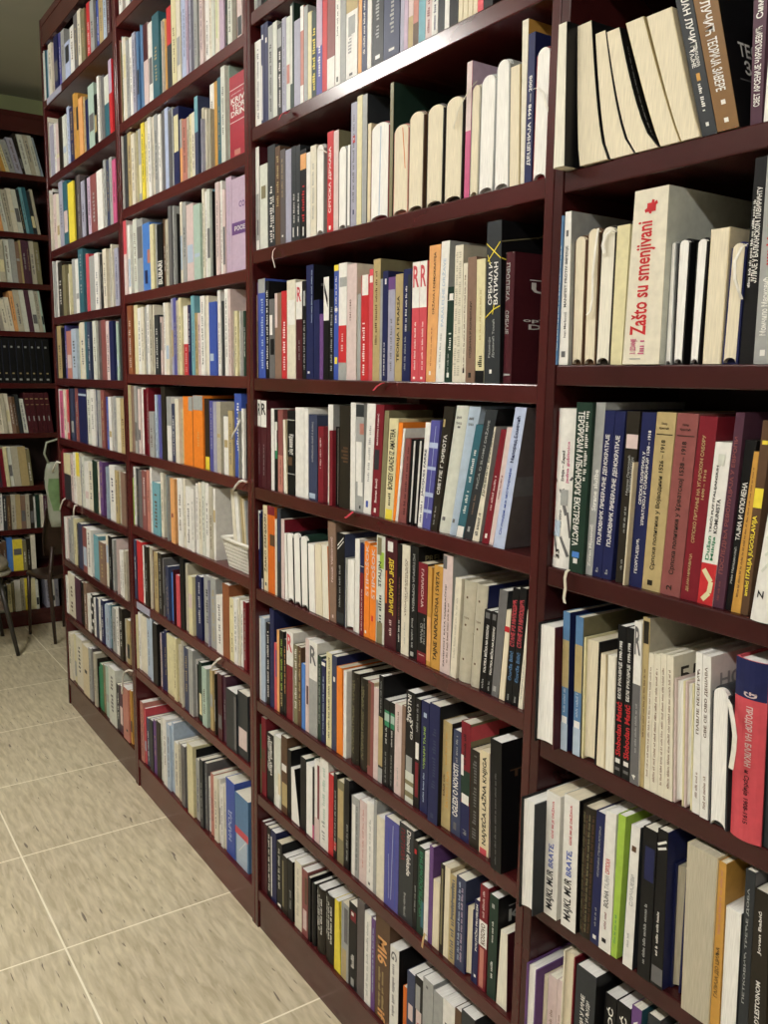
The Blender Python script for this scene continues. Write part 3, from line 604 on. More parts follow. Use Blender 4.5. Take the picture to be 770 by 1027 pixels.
DATA['S3'] = '''
252 255.6 297 s T | |
256 259.3 284 s V | B N 0 .6 0 1 |
259.6 266.3 280 s B | B J .86 1 0 1; u L .1 .8 .4 .7 | blue paperback with pale grey label at the head of its spine
266.6 270 282 s K | u W .1 .9 .3 .7 |
270.3 275.7 300 s g | B W .55 .8 .1 .6; B K .3 .5 .2 .9 |
276 282.3 294 s a | B P .6 1 0 .4 |
282.6 287.6 292 s R | u W .1 .65 .3 .7 |
288 296.5 281 s I | B W .55 .8 .1 .9 |
297 303 283 s M | B W .62 1 0 1; H R t .8 .95 .15 .85; u J .2 .4 .4 .6 | narrow paperback, white above with red letter, maroon below
303.3 306.8 282 s K | u J .1 .6 .3 .7; B J .75 .9 .2 .8 |
307.2 314 266 s N f=K d=17 | u L .5 .95 .7 .85; B W .05 .07 .2 .5; FH ДВА g .82 .9 .1 .8 |
314.4 320 301 s N | |
320.3 324 315 s V | |
324.4 329.6 278 s K | B W .58 1 0 1; U / K .7 .95 .2 .7 | paperback with white upper half and black lower half
330 334.2 290 s K | u J .1 .8 .3 .7 |
334.6 339 266 s B | B Y .95 1 0 1; u W .5 .9 .3 .6; B Y .14 .2 .2 .8; B W .6 .63 .2 .8 | blue paperback with yellow head and small star
339.3 347 264 s W | B R .15 .47 0 1; B J 0 .15 0 1; B J .8 .88 .1 1 ; u P .25 .4 .35 .6 | white paperback with red block and grey foot on its spine
347.4 356.8 265 s P f=I | U 1941-1945 A .52 .7 .3 .45 | pale pink paperback with small brown years on its spine
358 361.2 295 s J | |
361.5 369 276 s R | B W .81 1 .1 .9; u W .05 .55 .2 .5 | red paperback with white block at the head of its spine
369.3 373 270 s t | B W .88 .94 .1 .9 |
373.3 380 260 s T f=e d=16 | u A .3 .9 .3 .6 | tall gold tan paperback with faint title, right of the red spine
380.3 382.4 280 s J | |
382.7 387.7 272 s N | u W .05 .35 .3 .5; B W .88 .93 .4 .7 |
388.2 395 278 s Z | B V .88 1 0 1; u g .1 .6 .35 .6 | lavender grey paperback with violet head
395.4 402.4 275 s T | U TEORIJA_I_PRAKSA D .18 .8 .3 .65 | khaki paperback with dark Latin capitals running up
402.8 410.6 270 s N | u W .45 .85 .3 .5; u J .1 .4 .25 .45; B X .45 .95 .6 1 | dark slate paperback with white italic title left of the red twins
411.8 419 263 s t | B W .62 1 0 1; H R t .79 .97 .1 .9; u W .1 .5 .4 .6; B W .02 .04 .3 .6 | rose red paperback with white head and red letter, left twin
419.3 426.3 262 s t t=420.5,428.5 | B W .62 1 0 1; H R t .79 .97 .1 .9; u W .1 .5 .4 .6; B W .02 .04 .3 .6 | rose red paperback with white head and red letter, beside the peach orange spine
427 436.2 246 s f t=431,442 | U DRŽAVA_I_DEMOKRATIJA A .5 .95 .4 .68; u r .12 .4 .4 .5; B W .05 .08 .3 .5 | peach orange paperback with brown Latin title
436.7 445 242 s W f=J t=443,451 | U PARALELNE_DRŽAVE L .4 .88 .3 .6; u J .1 .35 .3 .5 | tall white paperback with pale blue grey title right of the peach spine
445.4 452.8 288 s E t=448.3,455.5 | B W .86 .93 .3 .9; B W .86 .865 .0 1; u W .34 .52 .4 .75; u J .1 .3 .3 .5; B W .05 .1 .3 .6 | dark green paperback with white square near its head
453.2 462 246 s I t=456.8,464.6 f=k d=16 | u k .05 .95 .1 .4; u k .05 .95 .5 .8 | wide ivory paperback with embossed grey pattern
462.3 466.3 264 s I t=465,469 | u A .1 .9 .35 .65; B K .08 .12 .3 .7 |
466.7 475.6 258 s a t=469.3,478 | U СУДБИНА_И_КОМЕНТАРИ D .2 .65 .35 .6; B D .04 .08 .3 .6 | light brown paperback with dark Cyrillic title left of pale yellow one
476.3 484.8 260 s y t=478.3,486.8 | B K 0 .1 0 1; u T .35 .75 .4 .6; u D .13 .22 .3 .75 | pale yellow paperback with black foot
485.2 500.5 222 s X f=K t=488.8,503 d=17 r=.2 | U СРБИЈА_И W .49 .75 .18 .42; U ВАТИКАН W .49 .75 .55 .8; U Радивојје J .16 .29 .25 .4; U Душанић_Томић J .16 .40 .5 .66; B W .06 .085 .35 .5; l Y .87 0 .77 1 .0016; l Y .76 .1 .87 .95 .0016; l Y .41 0 .46 .55 .0016; l Y .46 .55 .48 1 .0016; l Y .43 .5 .49 .6 .0014; l Y .74 .3 .80 .1 .0014; Fl e .87 0 .93 .5 .0016; Fl e .93 .5 .97 .98 .0016; Fl e .91 .4 .95 .5 .0014; Fl Y .77 0 .74 .2 .0016 | tall charcoal paperback with barbed wire in yellow and white Cyrillic title
502.2 510.8 253 h M t=506.3,515 d=18 r=.6 | D ПРОПЕКА J .63 .92 .25 .6; D СРБИЈЕ J .38 .56 .25 .6; B J .06 .075 .1 .9; FH UP W .70 .78 .2 .62; FH S W .60 .68 .42 .6; FH opтаж W .47 .5 .12 .6; FH Draž W .42 .46 .18 .6; FB W .795 .802 .18 .64; l J .995 .05 .995 .95 .001 | maroon hardback showing its wide front cover beside the post
'''
DATA['S4'] = '''
256.6 262 401 s M | B W .7 1 0 1; H R K .82 .96 .2 .95; u J .15 .5 .4 .55 | maroon paperback with white head and black letter, first on its shelf
262.3 267.6 402 s M | B W .7 1 0 1; H R K .84 .97 .1 .9; u J .15 .5 .4 .55 | maroon paperback with white head and black letter, second on its shelf
268 271.6 411 s M | |
272.2 275.2 410 s W | |
275.5 278.8 411 s K | B w .75 .85 .1 .9; B G .4 .6 .2 .9; B W .5 .75 .1 .7 |
279 283.8 411 s H | B S 0 .45 0 1; u D .1 .4 .4 .6 |
284.5 288 421 p C k=I t=282.3,285.7 | |
288.5 296 412 s K | D Крвави_пут W .48 .72 .2 .75; l W .89 0 .89 1 .001; l W .25 0 .25 1 .001; B A .35 .45 .1 .6 | black paperback crossed by thin white rules, bold white script down the spine
296.5 304.8 409 s W | |
305.2 309 410 s W | |
309.5 317.8 416 s n | D Улога_у_рату_опоредна J .45 .92 .35 .6; B L .02 .08 .1 .8 | slate blue paperback with pale title and pale foot
319 324.2 428 s r | d P .45 .85 .35 .6 |
324.5 328.4 432 p y k=C f=E | |
328.8 333.6 406 s W k=W f=J r=2 | |
330.2 333.2 432 s r r=.3 | |
333.6 339.4 428 g K k=I | |
340 350.6 407 s D d=9.6 | u A .45 .6 .2 .8 | wide dark brown book with plain spine between black and white books
351 355.8 404 s W d=9.6 | |
356.2 364 405 s J d=9.6 | B X .88 .99 0 1; B W .28 .65 .05 .75; B S .72 .82 .5 1; B W .15 .28 .3 .9; B X .03 .06 .5 .7 | grey pictorial paperback showing a white bird
364.3 371.6 405 s W t=368.5,376.8 d=9.6 | u J .3 .8 .35 .6; B B .06 .12 .3 .6 | white paperback with grey lettering left of the red spine
372 379.8 406 s r t=377.2,385.4 d=9.6 | U BRATSTVO_I_POMOĆ W .64 .92 .25 .45; U Stevan_Savić W .12 .34 .35 .6; B X .42 .6 .1 .7; B W .03 .07 .35 .6 | dark red paperback with dark picture in the middle of its spine
380.2 385 412 s e t=386,390.2 d=9.6 | |
385.5 393.6 420 s y t=390.7,399.6 d=9.6 | U BONESY_GRADE_IZ_AMATERA K .3 .9 .25 .7; u K .14 .26 .3 .6; B Y .0 .1 .1 .9 | yellow paperback with bold black Latin capitals running up
394 396.2 424 s O t=400,404.2 d=9.6 | |
396.5 398.6 430 s W t=404.5,406.6 d=9.6 | |
399 406.8 440 s H t=407,412 d=9.6 | u M .1 .9 .5 .8 | rose brown leaning paperback in front of the wooden divider
407.8 412.3 441 g K k=W t=412.6,417.8 d=9.6 | | thin black bound white page block, left one of a leaning pair
413 418 441 g K k=W t=418.6,423.8 d=9.6 | | thin black bound white page block, right one of a leaning pair
418.8 422.8 424 s W t=427,432 d=9.6 | U JACQUES_FARRE N .3 .75 .3 .75; u N .05 .25 .3 .7 |
423.2 431 422 s z t=432.6,441.5 d=9.6 | B c .75 .8 0 1; B c .55 .58 0 1; B c .3 .34 0 1; B c .15 .18 0 1; l c .1 .5 .95 .6 .001 | indigo paperback with paler horizontal streaks
431.6 437.6 408 s D t=445.7,455.4 | U СВЕТЛЕ_Г_ЖИВОТА W .3 .78 .35 .65; u J .05 .2 .3 .5; B T .84 .9 .1 .3 | dark brown leaning paperback right of the indigo streaked one
438 448.5 407 h w t=456,468.3 k=W | H име g .90 .92 .3 .7; H град g .855 .875 .3 .75; H 1 g .83 .845 .5 .7; B g .10 .13 .3 .6 | pale green leaning hardback with tiny emblem near its foot
449 456.5 408 h L t=469,480.5 k=W | H име g .90 .92 .3 .7; H град g .855 .875 .3 .75; B g .10 .13 .3 .6 | pale blue leaning hardback next to the pale green one
457 464.3 426 s Q t=475,484.5 | B W 0 .10 .05 .9; u W .22 .42 .35 .7; u W .5 .78 .35 .7 | dark teal leaning paperback with white triangle at its foot
464.7 473 411 s X t=485.2,499 f=K k=W | U PRIČA_O_SLOMU_DRŽAVE J .4 .92 .3 .55; u a .2 .35 .35 .55; B J .06 .1 .3 .55 | charcoal leaning paperback with pale title, white pages at its head
473.4 480 428 s I t=492,497 f=x | U ДНЕВНИК_ВРЕМЕНА X .4 .96 .2 .7; u X .05 .25 .2 .7 |
483 490 431 s r t=502.5,508 | u P .3 .6 .3 .6; B W .05 .09 .3 .6 |
490.3 494 429 s P t=508.5,515 | u H .4 .6 .3 .6 |
494.3 505.3 406 s c f=d t=517.5,528.5 d=17 r=.3 | U Милорад_Екмечић N .62 .94 .35 .65; U Огледи_из_историје B .1 .58 .35 .6; Fl J .05 .35 .45 .65 .003; FB g .38 .52 0 1; Fl J .55 .5 .95 .7 .003 | powder blue leaning paperback with blue Cyrillic title, last on its shelf
'''  # grey bands on the powder blue book's cover side are painted reflections
DATA['S5'] = '''
258.3 262 512 s N | B W .5 1 0 .3; B W .97 1 0 1 |
262.3 264.3 520 s K | B W .0 .15 .2 .7 |
264.8 268.8 507 s C t=263,267.6 | U ŽARKO_ZRENJANIN K .22 .9 .25 .8; B g .06 .1 .3 .7 | narrow cream paperback with black Latin capitals, left of the burnt orange one
269.2 275.7 508 s o t=268.2,275.3 | B r .9 1 0 1; B A .55 .68 .3 1 | burnt orange paperback near the left end of its shelf
276 277.8 521 s I | |
278.2 281.8 510 s X | B n .4 .95 .2 .8 |
282.2 285.2 521 s P f=r d=18 | |
285.6 288.8 535 p W k=W t=284.4,286.7 | |
289 295 534 f K k=W t=287.2,293.5 | | white arched page block in black cover, first of three
295.6 302 534 f K k=W t=294,300.5 | | white arched page block in black cover, second of three
302.6 309 537 f E k=W t=301,308 | | white arched page block in dark cover, third of three
310 316 546 p P k=W t=308.5,315 | |
316.4 323.2 546 p C k=C t=315.4,321.8 | | cream page block between pinkish white and ivory ones
323.6 330 547 p I k=I t=322.2,328.2 f=o | | ivory page block left of the light brown spine
330.6 337 521 s a t=328.6,336.4 | U Novak_Velimirović P .4 .85 .35 .6; B P .04 .07 .4 .6 | light brown paperback with pale vertical lettering
337.5 344.8 535 s K f=n d=17 | l W .82 .1 .92 .9 .002; l W .86 .1 .96 .9 .002; u J .2 .65 .3 .5; B X .02 .14 0 1 | black paperback with white swirl near its head
346 354.8 561 g J k=W f=W | | wide white page block in pale binding beside the black swirl spine
355.4 359.8 541 s W | |
360.4 364.2 545 s N | B r 0 .68 0 1; l W .75 0 .75 1 .001; u W .05 .5 .4 .6 |
364.6 369.8 544 s O | U STIPOŠOK P .44 .98 .25 .75; B W .04 .07 .2 .5 | bright orange paperback with pale capitals, left of its twin
370.2 376.2 548 s O | U STIPOŠOK P .44 .98 .25 .75; B R .2 .26 .3 .6 | bright orange paperback with pale capitals, beside the mottled green spine
376.6 384.7 537 s w | U STALJIN K .53 .76 .3 .65; u E .2 .45 .3 .65; B i .7 .85 .4 .9; B e .82 .98 .1 .6; B e 0 .2 .1 .8; B J .2 .4 .0 .3 | mottled pale green paperback with black Latin title
385.2 396.7 540 s M | D ДЕНГ_СЈАОПИНГ Y .31 .82 .35 .68; B W .88 .97 .2 .65; u P .12 .26 .4 .6 ; B o .4 .7 .05 .18| maroon paperback with slanted yellow Cyrillic title
397.1 401.3 546 s K f=r | u W .1 .3 .4 .7; u H .3 .7 .4 .6 |
401.7 409.2 547 s I | D ЗАПИСНИЦИ_НАРОДА A .36 .88 .4 .6; d A .5 .86 .66 .8; u J .1 .3 .4 .55 | ivory paperback with brown lettering between dark spines
409.6 417.6 548 s K | D ИСТОРИЈА_СКРИВЕНА J .42 .93 .35 .6; d J .1 .36 .3 .5; B J .02 .06 .2 .6; FH PRELJUBAV e .85 .92 .1 .7 | black paperback with pale lettering left of the red topped one
418 426.8 565 s K k=C | B r .5 1 0 1; B r 0 .11 0 1; D ГАЛАКСИЈА P .56 .94 .35 .6; D СЕЋАЊА J .2 .4 .35 .6; d J .2 .46 .7 .85; l P .08 .2 .08 .8 .001 | black paperback with dark red upper half
427.2 431 569 s h k=C | B f .05 .5 0 1 |
431.4 440.3 568 s h t=435.7,444.2 k=C | U TAJNE_NAPOLEONA_I_SVETA D .08 .95 .3 .7 | ochre paperback with bold dark capitals, right of the black and red one
440.7 450.6 557 s P t=445,454.4 f=J k=W | U ZAVISNOST_RATA_NAJMRAČNIJI K .05 .75 .25 .45; u A .1 .6 .6 .75; B g .88 .99 .0 .4 | pale pinkish tall paperback with black Latin lettering
451 456.8 580 s I t=457,463 k=W | u k .2 .8 .3 .6 |
457.6 469 583 h k t=464.2,476 d=15 | l e .70 0 .70 1 .0012; l e .50 0 .50 1 .0012; l e .28 0 .28 1 .001; B A .83 .85 .4 .55; B A .56 .58 .4 .55; B A .22 .24 .4 .55; H ТОМ A .63 .65 .3 .7 | beige cloth bound volume with raised bands, first of two
469.8 479.6 587 h k f=N t=476.8,487.6 d=15 | l e .70 0 .70 1 .0012; l e .50 0 .50 1 .0012; l e .28 0 .28 1 .001; B A .83 .85 .4 .55; B A .56 .58 .4 .55; B A .22 .24 .4 .55; H ТОМ A .63 .65 .3 .7 | beige cloth bound volume with raised bands, beside a low black spine
480.2 486.6 612 s K k=W t=485.5,493 | U POLITIKA_BEČKA_NA_KOSOVU W .24 .82 .4 .75; B g .9 .97 .2 .8; u J .04 .15 .3 .6 | short black paperback with white Latin capitals, left of its twin
487 492 614 s K k=W t=493.4,499 | U POLITIKA_BEČKA_NA_KOSOVU W .24 .82 .35 .75; B g .9 .97 .2 .8; u J .04 .15 .3 .6 | short black paperback with white Latin capitals, beside the tall grey spine
492.5 499.2 592 s g f=X k=W t=500,509.4 | B J .05 .1 .2 .6 | tall plain grey paperback with white page top
499.8 505.4 612 p C k=C t=506.4,512.5 | B R .76 .82 0 1 | cream page block crossed by a red strip
505.8 512.2 590 s K t=513,521 | U СТАНЕ_ИЗ_МИЛОШИЋ t .5 .9 .25 .75; U Đorđe_Bilić l .2 .46 .3 .7; u J .03 .08 .3 .6 | black leaning paperback with red and blue lettering, left of its twin
512.6 519 590 s K t=521.5,528.5 | U СТАНЕ_ИЗ_МИЛОШИЋ t .5 .9 .25 .75; U Đorđe_Bilić l .2 .46 .3 .7; u J .03 .08 .3 .6 | black leaning paperback with red and blue lettering, against a narrow ivory one
519.4 523.6 612 s I t=529,531.6 | u J .1 .5 .3 .6 |
'''
DATA['S6'] = '''
259 266 619 s L k=W | B W .0 .98 0 .25 | pale blue paperback first on the sixth shelf of the middle bookcase
267.3 270.6 625 s K | u W .1 .9 .3 .75 |
271 275 611 s N f=N d=17 | u n .2 .9 .3 .6 |
275.3 277.8 645 s t | B V .5 .9 .5 1 |
278 280.2 632 s f | |
280.5 284.3 633 s K | u i .3 .9 .3 .7; u T .1 .3 .3 .7 |
284.6 287 641 s K | u f .3 .9 .3 .7 |
287.5 293.8 634 s W k=I | B r 0 .62 0 1; H R t .78 .97 .1 .9 | dark red paperback with white head and red letter, sixth shelf, middle bookcase
294.5 298.4 647 s e | u W .2 .95 .3 .75 |
298.7 302 649 s A | u T .2 .95 .3 .75 |
302.5 306 666 s b k=W | |
306.3 309.7 641 s P k=W | B M .3 .5 .3 .8 |
310 317.8 644 s W k=W | B J 0 .6 0 1; H R g .76 .95 .1 .9 | grey paperback with white head and grey letter
318.4 322 658 s E | u J .2 .9 .3 .6 |
322.3 326 662 s N | u L .1 .8 .3 .6; B W .93 .97 0 1 |
327 332.2 655 s y k=W | u D .1 .95 .35 .65 |
332.5 337 658 s n f=N | B W .73 .78 .3 .7 |
337.5 343.8 669 s O t=336,342.8 k=C | | orange paperback on the sixth shelf of the middle bookcase
344 347 673 s W k=I | |
350 358 675 h D | U ИСТОРИЈА_РУСКОГ_НАРОДА e .12 .92 .3 .62; l T .95 .1 .95 .9 .001; l T .06 .1 .06 .9 .001 | dark brown volume with dull gold lettering, first of two
359 367.6 681 h D | U ИСТОРИЈА_РУСКОГ_НАРОДА e .12 .92 .3 .62; l T .95 .1 .95 .9 .001; l T .06 .1 .06 .9 .001 | dark brown volume with dull gold lettering, beside the maroon thin one
368.2 373.6 684 s H f=C | B A .1 .98 0 .5 |
374 378.4 690 s P k=C | |
378.8 383 678 s K k=W f=K | B T .16 .62 .0 1; B J 0 .14 0 1; u J .66 .95 .35 .6 |
383.6 389.3 702 s K k=W | B G .70 .88 .2 1; B m .76 .85 .2 1; u W .5 .68 .35 .6; u J .05 .4 .35 .55 | black paperback with mint patch, first of two alike
389.7 394.4 705 s K k=W | B G .70 .88 .2 1; B m .76 .85 .2 1; u W .5 .68 .35 .6; u J .05 .4 .35 .55 | black paperback with mint patch, beside the pale pink spine
394.8 401.4 707 s P k=I f=a | U JERUSALIM A .7 .92 .4 .62; u J .1 .3 .4 .6 | pale pink paperback with brown Latin word near its top
401.7 405 708 s a | |
405.5 414 694 s K k=W | U ŽIVOTNI W .72 .97 .15 .55; U GLAS W .58 .76 .55 .8; B w 0 .28 .05 1; B e .05 .1 .05 1; B e .16 .2 .05 1; B J .28 .42 .1 .8 | black paperback with white script and pale green banded foot
414.4 419.6 701 s K k=W | B W .45 .6 .2 .8; B r .1 .42 .2 .8; u J .7 .95 .3 .6 |
420.6 428 704 s N k=W | U ЧУВАРИ_ТАЈНЕ i .4 .78 .35 .6; u L .1 .36 .35 .55; B L .86 .9 .3 .7 | navy paperback with yellow-green lettering, left of the wide navy one
428.4 438 707 s N k=I f=K d=16 r=.2 | u n .3 .8 .35 .7; B n .04 .08 .3 .6 | wide navy paperback with dark cover side before the tan spine
442 451 724 s T k=I f=D t=443.3,453.2 | U ŠATRIĆ_I_ILJA h .2 .55 .45 .75; u h .6 .9 .3 .5 ; u A .3 .5 .15 .35| tan paperback with ochre lettering right of the wide navy one
451.6 461 733 s n k=W t=455,462.5 | U OGLEDI_O_NOVOSTI W .18 .68 .2 .65; u J .7 .95 .35 .6; B g .05 .12 .3 .6 | slate paperback with slanted white capitals
461.4 470 725 s r f=e k=I t=462.9,472 d=15 | B E .35 .6 0 1; B W .32 .4 .1 .9; B N 0 .32 0 1; B W .55 .72 .0 .3; u K .65 .9 .3 .55; FB t .86 .98 .0 .9; FB D .6 .9 .4 .75; u J .06 .1 .3 .7 | paperback striped red, green, white and navy
470.4 479.6 753 s D k=C t=472,481 | u g .1 .95 .3 .7 | dark brown paperback with faint type left of bold lettered cream one
480 489.4 754 s C k=C t=481.2,490.8 f=P | U NAJVEĆA_LAŽNA_KNJIGA K .1 .95 .25 .75; B t .0 .06 .1 .8 | cream paperback with bold black capitals filling the spine
491.5 502 743 s K k=W t=491.8,503 r=-.4 d=17 | u g .05 .75 .4 .55; FH ТАЈНЕ A .72 .78 .1 .9; FH КНИ A .62 .68 .5 .9; FB D .1 .5 .2 .8 | black book with dim cover lettering, last before the post
'''
DATA['S7'] = '''
257.3 262.3 725 s G | B e .0 .5 0 1 |
262.6 267 720 s r | B A .3 .6 .2 .8 |
268 274.4 736 s K | D НАШИ_НАРОДИ W .45 .95 .15 .5; d W .4 .9 .55 .85 |
275 281.6 739 s w k=W | B W .0 .3 .3 .8; B C .2 .5 .6 1 |
282.3 288 739 s A | B T .1 .4 .1 1; B W .55 .64 .1 .9 |
288.4 291.8 752 s K | |
292.2 300.5 770 p W k=W t=290,295 f=K | | white leaning page block between black covers on a lower shelf
301.3 306.5 760 s K f=E | |
307 313 767 p W k=W | |
313.3 315 770 s K | B p 0 .2 0 1 |
315.3 320.5 763 s W | B r .05 .95 .55 .9; B P 0 .3 0 1 |
321 328.8 762 s W k=W | u m .3 .9 .3 .6; u J .1 .3 .2 .6 | white paperback with faint green type left of the red spine
329.2 333.8 777 s R | |
334.2 337.4 776 s K | u J .1 .8 .3 .7; B R .1 .2 .1 .9 |
338 344.3 784 s e k=C | B T .3 .9 .1 .9 |
344.6 349.4 782 s K | u J .1 .5 .5 .8 |
352 359.4 800 s J k=W | B W .0 .9 .1 .5; u g .1 .9 .6 .8 |
360 366.9 804 s P k=W | u S .2 .9 .4 .6 |
367.2 373.5 805 s W k=W | u J .2 .8 .4 .6; B g .05 .08 .3 .6 |
373.8 376.6 803 s J | |
377 384.4 820 s I k=W | |
384.8 398.6 823 s z k=I f=N | l B .05 .2 .9 .3 .002; l c .1 .5 .95 .6 .0015; l B .05 .8 .85 .7 .002 ; l c .1 .35 .6 .3 .001| wide mottled indigo paperback on the seventh shelf, middle bookcase
399 413 829 s X k=I | D Dimovi_dekade W .5 .97 .55 .8; D ПАРТИЗА r .62 .95 .15 .4; D Branislav_Mandić J .05 .3 .4 .55 | wide charcoal paperback with bold white title and dark red line
413.4 417 843 s K | u J .2 .5 .4 .7; B R .85 .9 .2 .8 |
417.4 424 850 s E k=W | D ЕНЦИКЛОПЕДИЈА G .2 .95 .3 .7; B Q .1 .4 .6 1 | dark green paperback with green lettering beside a white one
424.3 428.4 855 s W k=W | |
428.7 432.4 849 s V | |
432.8 439.5 884 p C k=C | | cream page block left of the thin olive spine on a lower shelf
439.8 443.4 867 s D | B e .1 .95 .3 .7 |
443.8 449 870 p C k=C | |
449.3 455 878 s T k=C | u g .05 .95 .2 .8; B g .5 .9 .3 .6 |
455.4 464.4 881 s n k=I | u L .1 .95 .25 .45; u u .1 .9 .55 .75 | slate blue paperback filled with lavender lettering
464.8 473 910 g N k=C | | cream page block in navy binding on a lower shelf
473.4 478 903 s N | U POLITIČKI_PROBLEM W .4 .95 .3 .7; B W .08 .11 .3 .7 |
478.4 486.2 889 s r k=W | B W .42 .66 0 1; U KOSOVO A .44 .64 .3 .7; B S .02 .4 .2 .7; u P .7 .95 .35 .6 | dark red paperback with white label across its spine
487.7 496 899 s E f=K k=W d=15 | u W .55 .75 .35 .55; u W .2 .36 .35 .6; B J .88 .92 .3 .6; FH KO_S J .74 .86 .15 .8; FB J .89 .9 .15 .6 | dark green paperback with black cover side and grey capitals
497 508 935 p C k=I t=502,509 f=M | | ivory page block leaning by the post on a lower shelf
'''
DATA['S8'] = '''
256.3 260.8 820 s M k=W | |
261.2 265 823 s M k=W | |
265.4 268 827 s M k=W | |
268.4 271.6 830 s K | u W .1 .9 .3 .7 |
272 277 834 s N k=W | B W .05 .9 .0 .2 |
277.6 282.8 845 s K k=C | u w .3 .9 .3 .6; B W .03 .07 .2 .8 |
283.2 288 859 s D k=W | B e .1 .9 0 .3 |
288.4 293.4 863 s K k=W | u J .2 .5 .4 .7 |
295.7 302.4 865 s I k=W | u k .2 .9 .3 .6 | ivory paperback on the bottom shelf between black and rose brown ones
302.8 308.5 873 s H k=W | B P .1 .4 .2 .8; B A .5 .9 .5 .9 |
308.8 311.2 880 s K | |
311.7 315.6 886 h K k=W | |
316 324 891 h D k=W | u W .4 .95 .2 .35; u W .35 .9 .42 .56; u W .3 .85 .64 .78 | black hardback with rows of white lettering, left of its twin
324.6 334 898 h D k=W | u w .4 .95 .2 .35; u W .35 .9 .42 .56; u W .3 .85 .64 .78 | black hardback with rows of white lettering, beside the yellow spine
335 341.5 903 s Y t=335.8,339.5 k=W | | bright yellow thin paperback on the bottom shelf
342 349 907 s J k=C | B T 0 .4 .1 .7; B g .5 .95 .4 .9 |
349.5 357 907 s K | B r .8 .92 .2 .9; B W .86 .9 .3 .6; u W .25 .4 .3 .7; B J .03 .12 .3 .7 |
357.5 364.3 904 s d k=I | | dusky brown paperback left of a white one, bottom shelf
364.8 371 916 s W k=W | u J .1 .9 .3 .6 |
371.4 375.2 922 s V k=W | u L .2 .9 .3 .6 |
377 391 921 s A k=I V | D MI6 f .55 .80 .25 .75; d T .12 .5 .25 .4; d T .12 .48 .5 .65; D if f .0 .1 .3 .7 | brown paperback with large gold characters MI6
391.5 400 951 s W k=W V f=K | D G g .85 .95 .2 .7; d g .2 .8 .3 .6 | white paperback with black cover side on the bottom shelf
404.5 408 990 s o V | |
408.3 416 976 s n k=W V | B P .4 .6 .2 .8 |
416.4 424 981 s K k=W V | B P .3 .6 .2 .9; B J .6 .9 .1 .7; B R .35 .45 .4 .9 |
424.4 434.5 984 s J k=W V | B g .9 .93 .3 .5 |
434.9 444 997 s J k=W V | |
444.4 456 1006 s W k=W V | B g .6 .75 .2 .7 |
456.4 462.5 1013 s A k=W V | |
463 476 1018 s X k=W V | |
'''
# compact rows: "x y colour" follow one another; each spine ends where the next begins, '-' is a gap
ROWS = {}
ROWS['U0'] = '116.5 -20 R, 119.5 -22 W, 123 -24 S, 126 -24 W, 130 -26 -'
ROWS['U1'] = '119.2 43 S, 120.6 44 e, 122.5 38 I, 128 38 W, 134 33 Z, 137 33 l, 140.5 26 q, 142.5 26 l, 145.2 24 P/M, 149.5 23 W, 154 14 Q, 160.6 20 y, 166.5 20 h, 168.5 7 X/R, 173 -3 y, 177.5 -3 I, 181.7 -5 c, 187 -5 Z, 192.2 -6 J, 198.6 -6 P, 204 -6 W, 210.5 -6 w, 215.5 -6 I, 220.5 -6 u, 225 -6 E, 228.6 -8 w, 233 -8 f, 238 -8 P, 243 0 -'
ROWS['U2'] = '116.6 134 X, 120.5 132 W, 123 132 X, 129.5 132 T, 133 132 y, 138.6 130 J, 143 118 Y, 146 118 y, 149.5 115 I, 156 115 W, 162.6 108 g, 166.5 108 c, 170 108 J, 175 108 N, 180.5 120 f/J, 183.5 120 S, 188 115 y, 193 113 I, 196 97 n/q, 199.5 120 Z, 203 110 I, 208 110 k, 211.6 82 h, 218.8 78 Q, 222.3 66 w, 226.5 66 m, 231 74 -'
ROWS['U3'] = '122 222 P/t, 128.6 226 W, 132 226 m, 135 220 w, 138.6 220 J, 144.5 224 b, 151.5 225 y, 155 225 J, 158.6 225 K, 164 220 A, 167 220 k, 170 207 J, 176 215 K, 178.5 215 W, 181 203 I, 184 203 J, 187.7 205 P, 195 205 m, 201.6 190 I, 206 190 w, 211.6 190 Q, 217 182 W, 224 190 P, 226.5 178 -'
ROWS['U4'] = '124 302 H, 129.5 302 2, 133.6 303 w, 136 303 y, 139.5 308 I, 145.5 306 W, 151 306 I, 156 316 X, 160.5 318 P, 163.6 304 W, 167 304 I, 170.5 300 Z, 175 298 z, 178 299 y, 183 307 R/W, 189.5 306 N, 192 297 q, 196 314 T, 199 314 P, 202 297 W, 206 297 I, 210.5 303 B, 217.7 290 W, 222 302 X, 226 290 W, 229.5 290 P, 232 312 k, 235.5 312 y, 238.6 312 W, 241.5 312 I, 244.5 312 E, 247 0 -'
ROWS['U5'] = '127 384 y, 130 384 I, 133 387 a, 136 387 J, 138.5 390 P, 142 390 r, 143.6 389 W, 148 389 r, 150.5 413 J, 155 396 L, 158.6 396 z, 163 388 D, 167 398 W/J, 172.6 405 n, 176.6 400 I, 180.5 410 y, 184.6 398 O, 194.6 397 O, 204.2 400 D, 211 402 z, 214.5 403 Z, 218 403 k, 222 418 W, 229.5 412 T, 234 412 J, 236 395 B, 243 410 W, 245.3 405 K, 248 0 -'
ROWS['U6'] = '128 478 i, 133 468 W, 137 470 X, 140 472 g, 143.5 472 H, 148 472 S, 151.5 467 W, 153.7 484 q, 161 474 I, 165 477 J, 168 477 Q, 172 480 f/P, 176 480 K, 179 480 W, 184 480 I, 187 488 W, 192.5 488 M, 197.3 484 I, 203 484 W, 210.3 488 k, 214 490 W, 217 500 -'
